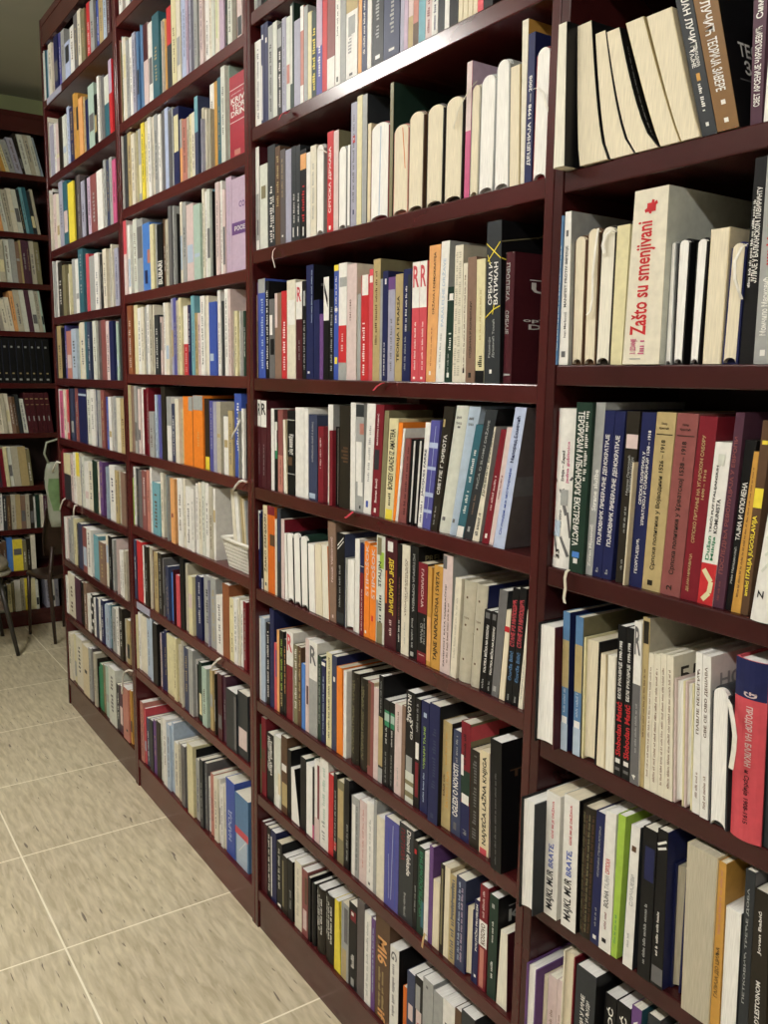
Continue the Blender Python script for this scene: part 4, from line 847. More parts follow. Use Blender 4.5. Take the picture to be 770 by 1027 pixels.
ROWS['U7'] = '130 541 g, 134 541 n, 137.8 541 -, 138.8 543 R, 143.5 547 W, 146 548 D, 149.2 549 y, 154 552 A, 155.7 554 T, 159.5 555 D, 163.5 560 g, 165.5 568 N, 167.7 568 n, 170 570 M, 172.2 575 b, 177.5 577 t, 181.2 560 K, 185.5 565 k, 189.7 578 y, 193.7 578 n, 198.3 578 N, 203 580 Z, 205.5 578 J, 212 580 x, 217.5 598 W, 223.7 586 2, 230.5 600 y, 235 600 I, 241 604 r, 247.5 0 -'
ROWS['U8'] = '132.5 614 y, 135.5 614 N, 139.3 614 W, 142 618 I, 148.6 620 L, 154 625 K, 158.7 634 P, 163.2 632 N, 168.2 637 y, 175 640 I, 180.2 648 k, 185.5 650 n, 190 652 J, 194.2 660 W, 197.5 664 E, 203.2 670 m, 207.8 670 A, 211.2 672 T, 214 676 D, 216.5 674 P, 219 676 M, 223.2 678 v, 227.3 693 X, 237.4 695 X, 249 0 -'
ROWS['U9'] = '135 703 n, 137.5 703 R, 142 704 S, 145.2 710 t, 147.6 720 n, 151 722 X, 154.2 722 V, 158 724 D, 162 721 W, 168.2 724 L, 175.8 745 I, 180 745 k, 182.5 748 g, 188.8 747 y, 194.5 750 K, 197.5 762 J, 201 762 X, 204.3 764 g, 208.6 776 S, 215.2 780 W, 221.8 785 I, 227.5 783 B, 236 799 l, 249.5 0 -'
ROWS['V1'] = '36.6 62 w, 39.3 58 W, 41 58 X, 44 47 Q, 46 45 L, 50 41 I, 53 41 P, 55.3 32 N, 59 30 z, 62 21 J, 66 42 c, 70.6 27 W, 75.3 12 g, 79 10 I, 82 10 e, 86 4 R, 91.3 0 J, 95 0 B, 100 -2 T, 104 -3 L, 107.5 -3 M, 111.5 0 -'
ROWS['V2'] = '40.5 127 M, 48.6 126 Z, 55 124 P, 60.2 118 D, 64 116 w, 67.6 108 c, 71 108 N, 75.2 94 h, 80.3 98 f, 84 98 T, 87 100 N, 90 85 m, 95.6 95 K, 98 77 W, 101 77 g, 106 76 Q/w, 110.6 60 R/u, 113.6 47 p, 118.6 0 -'
ROWS['V3'] = '41 196 W, 46.5 196 I, 51.6 194 D, 55.2 195 P, 58 195 I, 61 182 Z, 65 182 Q, 69.4 183 Y, 75.6 176 d, 82 182 Z, 86.3 178 u, 92.2 175 H, 98.2 171 W, 104 161 n, 111 158 J, 114 160 p, 117.5 0 -'
ROWS['V4'] = '41 281 L, 44 281 n, 47 265 W, 49.5 265 f, 54 262 W, 59.5 263 D, 64 266 e, 67 266 y, 70 274 I, 74 260 J, 77 260 W, 80.3 250 Q, 85 255 t, 91 257 J, 96 254 W, 100.2 255 K, 104.4 250 I, 108 250 W, 111 247 T, 116 249 Z, 120 0 -'
ROWS['V5'] = '52 331 v, 55.2 325 T, 63 326 z, 68.2 332 S, 73 330 L, 78 320 y, 82 320 I, 86.2 323 Q, 89 323 n, 92 322 w, 98 322 d, 103 321 H, 107.6 322 P, 111 322 N, 115.2 324 m, 120 320 X, 123.5 0 -'
ROWS['V6'] = '56 390 W, 60.2 392 p, 65 391 I, 67 391 t, 70.2 390 n, 75 389 H, 80 388 N, 88.2 390 W, 96 390 n, 99.3 391 H, 106 398 B, 110 398 W, 113 400 M, 115.3 399 I, 122 400 T, 126.5 0 -'
ROWS['V7'] = '60.6 450 r, 65.4 455 X/y, 72.2 454 W, 77 454 I/Y, 81.2 458 w, 86 463 W, 90 464 I, 94.2 462 E, 98 463 I, 101.2 463 V, 104.5 468 L, 108 468 Q, 111.2 467 W, 116.6 472 T, 119.5 472 k, 122.5 474 a, 127 0 -'
ROWS['V8'] = '64.5 518 P, 70 518 x, 75 520 y, 77.2 525 D, 80 525 n, 84 529 H, 88.2 531 W, 92.6 545 Q, 95.2 537 q, 100.2 544 a, 106 536 I, 110 538 K, 113 540 P, 118.2 552 W, 123 552 k, 128 0 -'
ROWS['V9'] = '66 577 W, 69 575 I, 76.2 580 v, 82 584 a, 88.2 596 W, 91.5 596 K, 95 600 W, 97 600 n, 100 602 W, 102.2 602 N, 105.2 606 L, 110.2 606 Q, 113.5 610 J, 117.2 610 D, 124 620 k, 128 622 T, 131 0 -'
ROWS['V10'] = '68.5 634 I, 73 636 y, 78 640 I, 84.2 648 C, 90.2 650 d, 95.2 655 k, 97.5 660 D, 99.4 666 G, 104.6 667 e, 107.3 668 m, 110.2 670 w, 117.2 686 X, 121 688 v, 124.2 690 S, 130 692 h, 133.5 0 -'
# bookcase across the end wall: "x shift y colour" with one lean per row
LROWS = {}
LROWS['L1'] = (-11, '2 138 h, 6 140 y, 10 140 J, 16 138 Z, 23 134 D, 26 133 w, 32 133 k, 37 134 w, 41 138 L, 44 0 -')
LROWS['L2'] = (-9, '0 190 f, 4 192 w, 9 190 k, 14 189 I, 19 190 w, 24 190 X, 27 188 q, 30 188 Q, 34 192 X, 38 190 k, 41 0 -')
LROWS['L3'] = (-5, '-4 240 w, 1 240 k, 7 240 w, 13 240 J, 19 243 a, 23 241 T, 25 241 v, 30 242 v, 33 242 k, 38 243 e, 43 0 -')
LROWS['L4'] = (-7, '5 300 I, 10 298 I, 15 292 f, 19 291 k, 25 291 w, 30 291 v, 35 291 w, 40 292 k, 44 292 m, 46 0 -')
LROWS['L5'] = (-4, '-3 336 K, 4 336 K, 11 336 K, 18 336 K, 25 336 K, 32 336 K, 38 336 K, 45 337 K, 52 0 -')
LROWS['L6'] = (-6, '0 396 I, 5 395 k, 9 395 I, 13 398 a, 17 398 A, 20 396 X, 24 400 w, 29 394 M, 34 394 M, 39 394 M, 44 394 M, 49 394 M, 54 0 -')
LROWS['L7'] = (-5, '-2 450 v, 3 450 r, 7 448 y, 11 448 w, 15 448 k, 22 448 T, 30 450 e, 34 0 -')
LROWS['L8'] = (-2, '0 495 W, 4 497 X, 8 497 A, 12 496 k, 17 496 T, 22 497 a, 27 496 k, 31 496 D, 35 498 W, 37 496 E, 41 496 I, 45 497 v, 49 498 k, 53 0 -')
LROWS['L9'] = (-2, '-3 545 A, 4 543 A, 8 539 b, 14 541 Y, 24 542 e, 28 540 D, 32 536 I, 37 0 -')
LROWS['L10'] = (-2, '0 590 W, 5 588 X, 9 586 y, 13 584 e, 16 582 W, 22 580 k, 26 580 Y, 31 580 y, 37 582 w, 40 0 -, 47 582 Z, 52 580 W, 56 580 Z, 60 0 -')
EXTRA = {}
EXTRA['U2'] = '''
231 246 74 s 3 k=W | H KRIV W .665 .735 .1 1; H TEOR W .585 .655 .18 1; H DRIN W .505 .575 .1 1; B W .83 .838 .02 1; B W .438 .446 .02 1; H JASON_T P .765 .785 .12 .95; B S .03 .1 .3 .7 | wide crimson volume with white block capitals stacked across its spine
'''
EXTRA['U3'] = '''
226.5 233 178 s u k=W | u Z .2 .9 .4 .6 |
233.2 246.5 178 s u k=W | H CO V .68 .745 .55 .98; B V .40 .53 0 1; H РОСЕ W .44 .49 .2 .98 | wide lilac volume with violet band on its spine
'''
# what sits on top of plain colour on some of the far spines (row, first x): printing; brown edge strip paints the shaded gap between the orange pair
FAR_DECOR = {('U5', 184.6): 'B J .80 1 .55 1; B f .02 .98 .0 .08; B A 0 1 .95 1', ('U5', 194.6): 'B J .80 1 0 1; u f .3 .5 .4 .6', ('U9', 236.0): 'B t .42 .52 0 1; l W .2 .3 .4 .8 .002; B L .0 .42 .1 .9',
 ('U9', 227.5): 'U НАРОД c .2 .6 .3 .65', ('U4', 183.0): 'B W .45 1 0 1; u P .05 .4 .3 .6', ('U7', 230.5): 'u K .15 .45 .4 .65; B D .85 .89 .4 .6', ('U3', 158.6): 'U BUBARI W .05 .42 .2 .8',
 ('V9', 91.5): 'B W .1 .18 .0 .5; B W .3 .38 .4 1; B W .5 .58 0 .6; B W .7 .78 .4 1; B W .9 .97 0 .5', ('V6', 80.0): 'B L .86 .9 0 1', ('U8', 227.3): 'B g .05 .95 .8 1', ('U5', 204.2): 'B Y .0 .18 .1 .9',
 ('V10', 84.2): 'B D .45 .52 .3 .7', ('V10', 124.2): 'B K .18 .22 .5 .8', ('U6', 172.0): 'B r .4 .46 .2 .6', ('U4', 210.5): 'B L .2 .3 .1 .6', ('U3', 144.5): 'B S .4 .6 .6 1; B N .1 .3 .2 .6', ('U1', 215.5): 'B i .3 .9 .3 .45'}
for k, (lean, s) in LROWS.items(): pass
SHELFNAME = {'T1': 'top shelf in view of the nearest bookcase', 'T2': 'second shelf of the nearest bookcase', 'T3': 'third shelf of the nearest bookcase', 'T4': 'fourth shelf of the nearest bookcase',
 'T5': 'fifth shelf of the nearest bookcase', 'T6': 'lowest shelf in view of the nearest bookcase'}
ORD = ['topmost', 'second', 'third', 'fourth', 'fifth', 'sixth', 'seventh', 'eighth', 'ninth', 'tenth']
for i in range(9): SHELFNAME['S%d' % i] = '%s shelf of the middle bookcase' % (['cut-off uppermost', 'top', 'second', 'third', 'fourth', 'fifth', 'sixth', 'seventh', 'bottom'][i])
for i in range(10): SHELFNAME['U%d' % i] = '%s shelf of the basket bookcase' % (['cut-off uppermost', 'top']+ORD[1:8]+['bottom'])[i]
for i in range(11): SHELFNAME['V%d' % i] = '%s shelf of the farthest bookcase' % (['top', 'top']+ORD[1:9]+['bottom'])[i]
for i in range(11): SHELFNAME['L%d' % i] = '%s shelf of the end wall bookcase' % ORD[max(0, i-1)]
def compact(key, s, lean=0):
    toks = [t.split() for t in s.split(',')]; out = []
    for i, tk in enumerate(toks):
        if tk[2] == '-' or i+1 >= len(toks): continue
        x0, y, c = float(tk[0]), float(tk[1]), tk[2]; x1 = float(toks[i+1][0])-.15
        x1 = float(toks[i+1][0])-.15
        dec = FAR_DECOR.get((key, x0), ''); c0 = c.split('/')[0]
        if '/' in c and not dec: dec = 'B %s .55 1 0 1' % c.split('/')[1]
        if not dec and key[0] == 'L' and c0 in 'KM': dec = ('B J .78 .82 .35 .65; B T .2 .23 .35 .65; B J .06 .1 .3 .7; l n .1 .1 .95 .1 .0012' if c0 == 'K' else 'B T .84 .86 .2 .8; B T .70 .71 .2 .8; B J .3 .42 .35 .6')
        if not dec:
            r = RND.random(); light = sum(PAL[c0][0]) > .75
            if r < .62: dec = 'u %s .%d .%d .3 .62' % (RND.choice('gAXN' if light else 'JWT'), RND.randint(10, 35), RND.randint(60, 92))
            elif r < .8: dec = 'B %s .%d .%d .1 .9' % (RND.choice('JPyTLgX'), RND.randint(5, 30), RND.randint(35, 60))
        t = ' t=%g,%g' % (x0+lean, x1+lean) if lean else ''
        wide_ = x1-x0 > 4.6 and key[0] in 'UV' and (key, x0) not in FAR_DECOR and '/' not in c and c0 not in 'RbYOX23'
        if wide_ and RND.random() < .72:
            k_ = RND.uniform(.4, .62); xm_ = x0+(x1-x0)*k_; alt = {'W': 'IWJwP', 'I': 'WykWJ', 'y': 'IWk', 'J': 'gWX', 'Z': 'WuJ', 'P': 'WIJ'}.get(c0, 'WIJK'+c0)
            out.append('%g %g %g s %s k=%s r=%.1f | %s |' % (x0, xm_-.12, y+RND.choice((-1.5, 0, 1, 2.5)), RND.choice(alt), RND.choice('WI'), RND.uniform(.4, 1.8), 'u %s .2 .8 .3 .6' % RND.choice('gXA')))
            x0 = xm_
        out.append('%g %g %g s %s k=%s r=%.1f%s | %s |' % (x0, x1, y, c0, RND.choice('WWII'), RND.uniform(.4, 1.6), t, dec))
    return '\n'.join(out)
shelves = []
BOUND = {'T': (XB[1]+PW, XB[0]-PW), 'S': (XB[2]+PW, XB[1]-PW), 'U': (XB[3]+PW, XB[2]-PW), 'V': (XB[4]+PW, XB[3]-PW), 'L': (-.02+PW, 1.2-PW)}
def load(key, text, ax=1, plane=D):
    z = ZS[key]; bks = []
    for ln in text.strip().split('\n'):
        if ln.strip():
            try: bks.append(parse(ln, z, ax, plane))
            except Exception as e: raise ValueError(key+': '+ln[:60]) from e
    up = sorted(v for k, v in ZS.items() if k[0] == key[0] and v > z+.01)
    settle(bks, (up[0]-TH if up else TOP-.1)-z, *BOUND[key[0]])
    shelves.append((key, bks))
for k in DATA: load(k, DATA[k])
for k in ROWS: load(k, compact(k, ROWS[k]) + '\n' + EXTRA.get(k, ''))
for k, (lean, s) in LROWS.items(): load(k, compact(k, s, lean), 0, XL)
# shelves that run on past the picture's edge stay full there too
for key in ('T0', 'T1', 'T2', 'T3', 'T4', 'T5', 'T6', 'T7', 'S0', 'U0'):
    row = next((bs for k, bs in shelves if k == key), None)
    if row is None: row = []; shelves.append((key, row))
    up = [v for k, v in ZS.items() if k[0] == key[0] and v > ZS[key]+.01]; top_ = (min(up)-TH if up else TOP-.1)-ZS[key]
    x, hi = max([max(b.xb, b.tb) for b in row] or [BOUND[key[0]][0]])+.0015, BOUND[key[0]][1]
    while x < hi-.03:
        b = Book(); wd = RND.uniform(.010, .032); b.x0 = b.x1 = b.yt = -99; b.type, b.col = RND.choice('ssssh'), RND.choice('WWICJXKNRMBTAGEnPyQ')
        b.face, b.page, b.q, b.decor, b.desc = b.col, RND.choice('WIC'), 1, [('u %s .15 .8 .3 .6' % RND.choice('gWT')).split()], None
        b.v, b.ax, b.zb = D+RND.uniform(.004, .016), 1, ZS[key]+.0004; b.xa, b.xb = x, x+wd; b.ta, b.tb = b.xa, b.xb
        b.h = min(RND.uniform(.17, .235), top_-.012); b.d = min(b.h*.7, .2); row.append(b); x += wd+.0006
allb = [b for _, bs in shelves for b in bs]
GLYPHS = {d[1].replace('_', ' ') for b in allb for d in b.decor if d[0].lstrip('F') in ('U', 'D', 'H')}
collect_text(GLYPHS)
# the 300-odd that show largest are things of their own; the small far rest is one mass
NBOOK = 312
def shown(b):
    lo = 1.0
    y1 = b.yt + 999
    P = np.array([b.xa, b.v, b.zb]) if b.ax == 1 else np.array([b.v, b.xa, b.zb])
    q = P-_C; yb = 513.5-FPX*(q@_U)/(q@_F)
    hh = max(0, min(yb, 1027)-max(b.yt, 0)); ww = max(0, min(b.x1, 770)-max(b.x0, 0))
    return hh*ww*(.9 if b.ax == 0 else 1)
for b in allb: b.px = shown(b)
rank = sorted(allb, key=lambda b: -b.px); solo = set(id(b) for b in rank[:NBOOK] if b.px > 0)
def short(b):
    w = PAL[b.col][1]; pg = {'W': 'white', 'I': 'ivory', 'C': 'cream'}[b.page]
    if b.type in 'fgp': return pg+' page block'
    return w+(' hardback' if b.type == 'h' else ' spine')
def phrase(b):
    pg = {'W': 'white', 'I': 'ivory', 'C': 'cream'}[b.page]; w = PAL[b.col][1]
    thin = 'thin ' if (b.xb-b.xa) < .011 else 'wide ' if (b.xb-b.xa) > .04 else ''
    if b.type in 'fgp':
        return thin+pg+' page block' + (' in %s cover' % w if b.type != 'p' else '')
    s = thin+w+(' hardback' if b.type == 'h' else ' paperback'); bits = []
    for d in b.decor:
        c = d[0]
        if c == 'B' and float(d[3])-float(d[2]) > .12:
            a = (float(d[2])+float(d[3]))/2; bits.append(PAL[d[1]][1]+(' head' if a > .7 else ' foot' if a < .33 else ' band'))
        elif c in 'uUdDH': bits.append(PAL[d[2 if c in 'UDH' else 1]][1]+' lettering')
    seen = []
    for q in bits:
        if q not in seen: seen.append(q)
    return s+(' with '+seen[0] if seen else '')
def w_count(s): return len(s.split())
used = {}; mass = MB()
ORDN = ['first', 'second', 'third', 'fourth', 'fifth', 'sixth', 'seventh', 'eighth', 'ninth', 'tenth', 'eleventh', 'twelfth', 'thirteenth', 'fourteenth', 'fifteenth', 'sixteenth', 'seventeenth', 'eighteenth', 'nineteenth', 'twentieth']
roots = {}
RIBBON = {}
for key, bs in shelves:
    for i, b in enumerate(bs):
        parts, xm = geometry(b)
        loc = (xm, b.v, b.zb) if b.ax == 1 else (b.v, xm, b.zb)
        if id(b) not in solo:
            for nm, m in parts:
                vs = [(x+loc[0], y+loc[1], z+loc[2]) if b.ax == 1 else (loc[0]-y, loc[1]+x, loc[2]+z) for x, y, z in m.v]
                o = len(mass.v); mass.v += vs
                sl = [mass.slot(k) for k in m.ms]
                mass.f += [tuple(o+j for j in f) for f in m.f]; mass.mi += [sl[k] for k in m.mi]
            continue
        r = empty('book', loc, 0 if b.ax == 1 else math.pi/2)
        lab = None
        if b.desc and b.desc.strip():
            lab = b.desc.strip()
            if w_count(lab) <= 8 and 'shelf' not in lab: lab += ', '+SHELFNAME[key]
        if not lab or lab in used:
            L_ = short(bs[i-1]) if i else None; R_ = short(bs[i+1]) if i+1 < len(bs) else None
            sn = SHELFNAME[key].replace(' of the ', ', ')
            base = phrase(b); cands = []
            if L_: cands.append('%s right of %s, %s' % (base, L_, sn))
            if R_: cands.append('%s left of %s, %s' % (base, R_, sn))
            if L_ and R_: cands.append('%s between %s and %s, %s' % (base, L_, R_, sn))
            if not i: cands = ['%s first from the left, %s' % (base, sn)]
            n = len(bs)
            cands.append('%s, %s from the %s, %s' % (base, ORDN[min(i, n-1-i, 19)], 'left' if i <= n-1-i else 'right', sn))
            if L_ and i > 1: cands.append('%s after %s, %s, %s from the %s' % (w_base(base) if False else base, L_, sn, ORDN[min(i, n-1-i, 19)], 'left' if i <= n-1-i else 'right'))
            lab = next((c for c in cands if c not in used and w_count(c) <= 16), cands[-1])
        used[lab] = 1; lab = lab.replace('page block', 'pages-outward book')
        tag(r, lab, 'book', 'books on the '+SHELFNAME[key])
        for nm, m in parts: m.build(nm, r)
        roots.setdefault(key, []).append((b, r))
far = mass.build('small_distant_books'); tag(far, 'mass of small books filling the distant shelves and narrow spines between', 'books', None, 'stuff')

# ------------------------------------------------------------------ ribbon bookmarks that hang out over shelf edges
def book_at(key, x):
    return min(roots[key], key=lambda br: abs((br[0].x0+br[0].x1)/2-x))
def hang(key, x, pts, wd, m, label):
    """pts: (pixel x, pixel y, distance out from the shelf front)"""
    if key not in roots: return
    b, r = book_at(key, x); o = Vector(r.location); ps = []
    for px, py, out in pts:
        P = on_plane(px, py, 1, D-out); ps.append(tuple(Vector(P)-o))
    mb = MB(); mb.ribbon(ps, wd, m, (1, -.25, 0)); q = mb.build('ribbon', r); q['label'] = label
CR = mat('ribbon_cream', (.62, .58, .46), .7); WH = mat('ribbon_white', (.75, .73, .66), .7); RD = mat('ribbon_red', (.5, .03, .05), .6); GD = mat('ribbon_gold', (.5, .36, .16), .6)
hang('T3', 575, [(570.5, 571.5, .004), (568, 573.5, .010), (566.5, 580, .011), (567, 590, .010), (565.5, 600, .010), (566.5, 605, .011)], .006, CR, 'cream ribbon hanging over the shelf edge')
hang('S2', 273, [(276, 249, .004), (273.8, 252, .010), (273.2, 258, .010), (275, 265, .010), (275.8, 268.5, .011)], .005, WH, 'pale ribbon hanging over the shelf edge')
hang('S1', 287, [(290, 112, .004), (287.5, 113.5, .010), (285, 113, .016), (282, 115, .014), (280, 119.5, .010)], .012, RD, 'red ribbon curled on the shelf edge')
hang('S3', 386, [(385, 384, .003), (382, 385, .009), (378, 387.5, .010), (374.5, 391.5, .011)], .008, RD, 'red ribbon hanging over the shelf edge')
hang('S4', 354, [(354, 513.5, .003), (351.5, 515.5, .009), (348.5, 518, .010), (346, 519.5, .011)], .009, RD, 'red ribbon hanging over the shelf edge')
hang('S7', 427, [(428, 939, .003), (426, 936.5, .011), (424.5, 942, .011), (423.3, 950, .011)], .006, GD, 'gold ribbon hanging over the shelf edge')
# the loose ribbon on the big rounded page block, and those looped over page blocks higher up
def lie(key, x, pts, wd, m, label):
    if key not in roots: return
    b, r = book_at(key, x); o = Vector(r.location)
    mb = MB(); mb.ribbon([tuple(Vector(on_plane(px, py, 1, b.v-out))-o) for px, py, out in pts], wd, m, (1, -.25, 0)); q = mb.build('ribbon', r); q['label'] = label
lie('T4', 719, [(729, 701, .001), (732, 706, .010), (735, 722, .016), (737, 738, .018), (736, 752, .016), (733, 771, .012)], .007, WH, 'white ribbon curling out of the pages')
lie('T2', 590, [(600, 229, .002), (597, 250, .004), (594.5, 275, .004), (594, 300, .005), (592, 312, .006), (588.5, 316, .007)], .004, WH, 'pale ribbon laid over the page edges')
lie('T2', 604, [(617, 233, .003), (612, 232, .004), (607, 236, .005), (604.5, 246, .006), (606, 254, .005)], .006, WH, 'pale ribbon looped at the page head')
lie('T2', 731, [(749, 245, .003), (744, 248, .006), (737, 262, .009), (737, 280, .010), (741, 292, .008), (744, 300, .004)], .004, WH, 'pale ribbon looped beside the pages')
lie('S2', 474, [(478, 82, .002), (472, 88, .004), (465, 100, .006), (459, 112, .006), (455.5, 125, .005), (455, 129, .005)], .004, CR, 'cream ribbon trailing over the next page block')
lie('S2', 540, [(535, 89, .004), (540, 88, .006), (545, 93, .007), (547.5, 105, .006), (551, 112, .004)], .005, WH, 'white ribbon lying over the page edges')
lie('S2', 321, [(317.5, 151, .003), (320, 150, .006), (324, 150.5, .006), (328, 153, .004)], .005, WH, 'pale ribbon looped at the page head')
# white cords tied over shelf edges further along; they belong to the two bookcases they hang on
def cord(root, pts, rad=.0028):
    ps = [tuple(Vector(on_plane(px, py, 1, D-out))-Vector(root.location)) for px, py, out in pts]
    mb = MB(); mb.tube(ps, rad, WH, 6); q = mb.build('cord_loop', root, True); q['label'] = 'white cord looped over a shelf edge'
cord(bc_third, [(247.5, 483.5, .006), (243.5, 482, .01), (240, 483, .012), (236.5, 487, .012), (234.5, 491, .011)])
cord(bc_third, [(241, 421, .0), (237, 430, .003), (233.5, 436, .004), (232.5, 440, .004)], .0022)
cord(bc_third, [(221.5, 660, .006), (218, 662, .012), (213.5, 667, .013), (212, 672, .011)])
cord(bc_far, [(60, 464, .004), (57, 463, .01), (55, 467, .012), (52.5, 474, .012)], .0035)
cord(bc_far, [(65.5, 500, .004), (63, 502, .012), (61.5, 506, .013), (60, 511, .011)], .003)
cord(bc_far, [(77, 507, .004), (75, 507, .012), (74, 511, .013), (73.8, 517, .011)], .003)
cord(bc_far, [(133, 673, .003), (129, 672, .012), (125, 674, .014), (123, 680, .013), (122.3, 692, .011), (122.6, 696, .010)], .003)

# ------------------------------------------------------------------ white plastic basket with magazines
PLM = mat('white_plastic_mesh', (.72, .70, .63), .4, .04, 50)
bx0, bx1 = along(221.5, 1, D+.0, ZS['U6']), along(247, 1, D+.0, ZS['U6'])
bz = ZS['U6']+.0006; bh = .070; bd = .16
bk = empty('basket', ((bx0+bx1)/2, D+.004, bz)); tag(bk, 'white plastic mesh basket of magazines at the end of a shelf', 'basket')
hw = (bx1-bx0)/2
def wallgrid(mb, A, Bv, Cc, Dd, nu, nv, th):
    """a lattice wall between the bottom edge A-B and the top edge D-C"""
    A, Bv, Cc, Dd = map(Vector, (A, Bv, Cc, Dd))
    for i in range(nu+1):
        u = i/nu; mb.tube([A.lerp(Bv, u), Dd.lerp(Cc, u)], th, PLM, 4)
    for j in range(nv+1):
        v = j/nv; mb.tube([A.lerp(Dd, v), Bv.lerp(Cc, v)], th, PLM, 4)
mb = MB(); ib, it = hw-.016, hw-.004
bot = [(-ib, .012, .002), (ib, .012, .002), (ib, bd-.012, .002), (-ib, bd-.012, .002)]; top = [(-it, .002, bh-.006), (it, .002, bh-.006), (it, bd-.002, bh-.006), (-it, bd-.002, bh-.006)]
for k in range(4): wallgrid(mb, bot[k], bot[(k+1) % 4], top[(k+1) % 4], top[k], 12, 7, .0020)
mb.add(bot, [(0, 1, 2, 3)], PLM); mb.build('body', bk)
mb = MB(); mb.tube([(-hw, 0, bh), (hw, 0, bh), (hw, bd, bh), (-hw, bd, bh), (-hw, 0, bh)], .005, PLM, 8); mb.build('rim', bk, True)
MAGC = [('pale cream magazine leaning at the left of the basket', 'I'), ('ivory magazine, second from the left in the basket', 'W'), ('grey spined magazine in the middle of the basket', 'k'), ('tan edged magazine, third from the right in the basket', 'T'),
        ('cream magazine, second from the right in the basket', 'C'), ('grey magazine at the right end of the basket', 'J')]
for i, (lb, c) in enumerate(MAGC):
    th_ = .019 if i < 2 else .0085; x = -ib+.003 + (i*.0205 if i < 2 else .041+(i-2)*.0108)
    r = empty('magazine', (bk.location.x+x, D+.030, bz+.006)); r.rotation_euler = (0, -.13, 0); tag(r, lb, 'magazine', 'magazines in the white basket')
    m1 = MB(); m1.box(0, th_*.12, 0, .105, 0, .183-.004*i, cmat(c)); m1.box(th_*.12, th_*.86, 0, .0008, 0, .183-.004*i, cmat(c)); m1.box(th_*.86, th_*.95, 0, .105, 0, .183-.004*i, cmat(c))
    m1.build('cover', r); m2 = MB(); m2.box(th_*.13, th_*.85, .001, .104, .001, .181-.004*i, pmat('I')); m2.build('page_block', r)
# paper sheaf spread in front of the basket magazines
# ------------------------------------------------------------------ chair, stool and carrier bag by the end wall
CW = mat('dark_stained_wood', (.035, .018, .012), .38, .2, 20, (1, 1, 6)); CUS = mat('beige_seat_cloth', (.30, .26, .19), .85, .12, 80); MET = mat('dark_metal_leg', (.03, .026, .022), .4, .05, 40)
st = empty('stool', (-4.43, .615, 0)); tag(st, 'low stool with beige padded seat and thin splayed dark legs', 'stool')
def rounded_pad(mb, cx, cy, z0, z1, rx, ry, m, n=32, rings=((0, .86), (.12, .97), (.5, 1.0), (.82, .97), (1, .84))):
    vs, fs = [], []
    for f, s in rings:
        for k in range(n):
            a = 2*math.pi*k/n; ca, sa = math.cos(a), math.sin(a); e = .55
            vs.append((cx+rx*s*math.copysign(abs(ca)**e, ca), cy+ry*s*math.copysign(abs(sa)**e, sa), z0+(z1-z0)*f))
    for i in range(len(rings)-1):
        for k in range(n): fs.append((i*n+k, i*n+(k+1) % n, (i+1)*n+(k+1) % n, (i+1)*n+k))
    fs += [tuple(range(n))[::-1], tuple((len(rings)-1)*n+k for k in range(n))]
    mb.add(vs, fs, m)
mb = MB(); rounded_pad(mb, 0, 0, .405, .455, .19, .19, CUS); mb.build('seat_cushion', st, True)
mb = MB(); rounded_pad(mb, 0, 0, .385, .4045, .20, .20, mat('pale_seat_board', (.36, .33, .26), .5)); mb.build('seat_board', st, True)
for sx, sy in ((1, 1), (1, -1), (-1, 1), (-1, -1)):
    mb = MB(); mb.tube([(sx*.13, sy*.13, .386), (sx*.185, sy*.19, .0)], [.013, .009], MET, 10); mb.build('leg', st, True)
ch = empty('chair', (-4.50, 1.05, 0)); ch.scale = (.72, .72, .74); ch.rotation_euler = (0, 0, math.radians(196)); tag(ch, 'dark wooden chair with curved solid back, squeezed behind the end of the row', 'chair')
mb = MB(); rounded_pad(mb, 0, 0, .43, .455, .17, .17, CW); mb.build('seat', ch, True)
mb = MB(); vs = []; NN = 10
for j in range(7):
    v = j/6; z = .60+.32*v; wv = .17*(1-.28*abs(v-.35)**1.5)
    for s in (0, 1):
        for i in range(NN+1):
            u = i/NN*2-1; vs.append((-.17-.04*v+.035*u*u-(0 if s == 0 else .018), u*wv, z))
m = NN+1; fs = []
for j in range(6):
    for s in (0, 1):
        for i in range(NN):
            a = (2*j+s)*m+i; q = [a, a+1, a+1+2*m, a+2*m]; fs.append(tuple(q if s else q[::-1]))
    for e in (0, NN): a = 2*j*m+e; q = (a, a+m, a+3*m, a+2*m); fs.append(q if e else q[::-1])
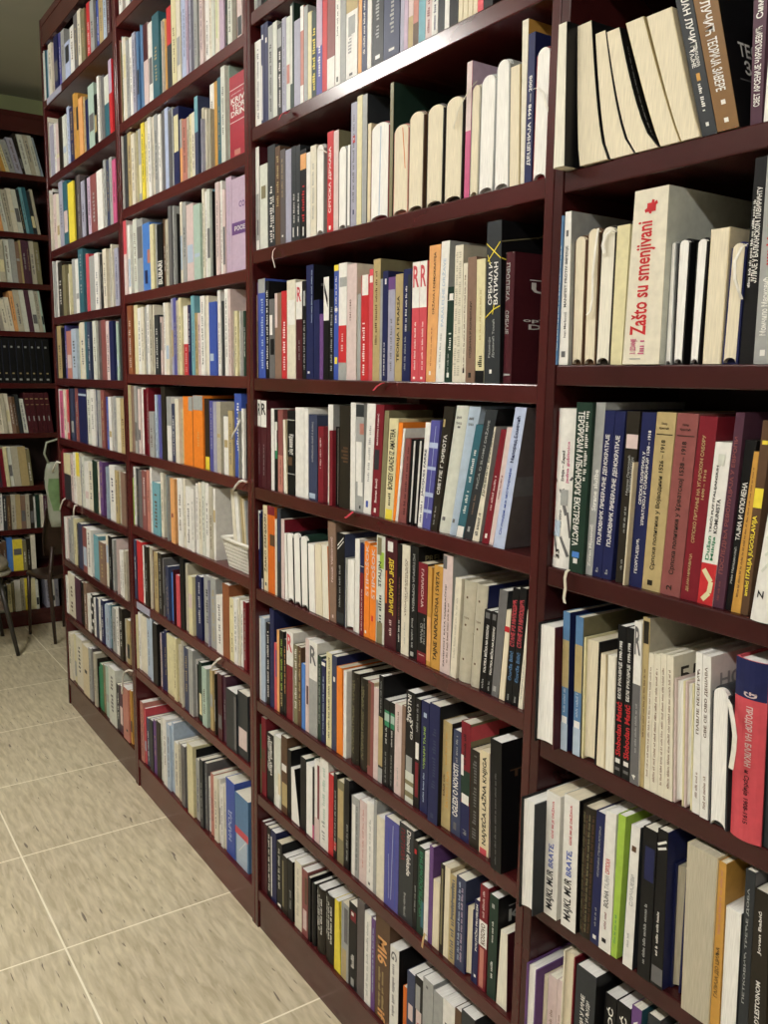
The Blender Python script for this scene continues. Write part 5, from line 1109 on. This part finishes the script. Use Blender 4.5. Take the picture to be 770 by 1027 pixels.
for i in range(NN): fs.append((i, i+1, m+i+1, m+i)); a = 12*m; fs.append((a+i, a+m+i, a+m+i+1, a+i+1))
mb.add(vs, fs, CW); mb.build('backrest', ch, True)
for sy in (-.13, .13):
    mb = MB(); mb.tube([(-.19, sy, 0), (-.15, sy, .43), (-.185, sy*.9, .66)], [.011, .016, .012], CW, 10); mb.build('leg', ch, True)
    mb = MB(); mb.tube([(.15, sy, 0), (.13, sy, .435)], [.010, .015], CW, 10); mb.build('leg', ch, True)
bagp = on_plane(55, 525, 0, -4.02)
bg = empty('carrier_bag', (-4.16, on_plane(61.5, 525, 0, -4.16)[1], .60)); tag(bg, 'limp white carrier bag with green print hanging at the end of the row', 'bag')
mb = MB(); vs = []; PB = mat('white_polythene', (.30, .32, .25), .35, .1, 14, (1, 1, 1), .5, .4); GP = mat('green_bag_print', (.13, .22, .09), .4, .2, 25)
for j in range(9):
    v = j/8; z = .02+.30*v; wv = .042+.022*math.sin(v*2.6); th_ = .028*(1-.75*v)+.004
    for k in range(14):
        a = 2*math.pi*k/14; vs.append((th_*math.cos(a)*(1+.2*math.sin(5*a+4*v)), wv*math.sin(a)+.006*math.sin(9*v+k), z))
fs = [(j*14+k, j*14+(k+1) % 14, (j+1)*14+(k+1) % 14, (j+1)*14+k) for j in range(8) for k in range(14)]+[tuple(range(14))[::-1], tuple(112+k for k in range(14))]
k0 = mb.slot(PB); k1 = mb.slot(GP); mb.v = vs; mb.f = fs; mb.mi = [k1 if ((j, k) in ((2, 0), (2, 13), (3, 12), (3, 13), (3, 0), (4, 12), (4, 13), (4, 0), (4, 1), (5, 0), (5, 1), (5, 13), (6, 1), (6, 2), (2, 12), (5, 12))) else k0 for j in range(8) for k in range(14)]+[k0, k0]; mb.build('bag_body', bg, True)
mb = MB(); mb.tube([(0, -.045, .315), (0, -.062, .36), (0, -.05, .41), (0, .0, .425), (0, .04, .41), (0, .05, .36), (0, .045, .315)], .005, PB, 8); mb.build('handle', bg, True)
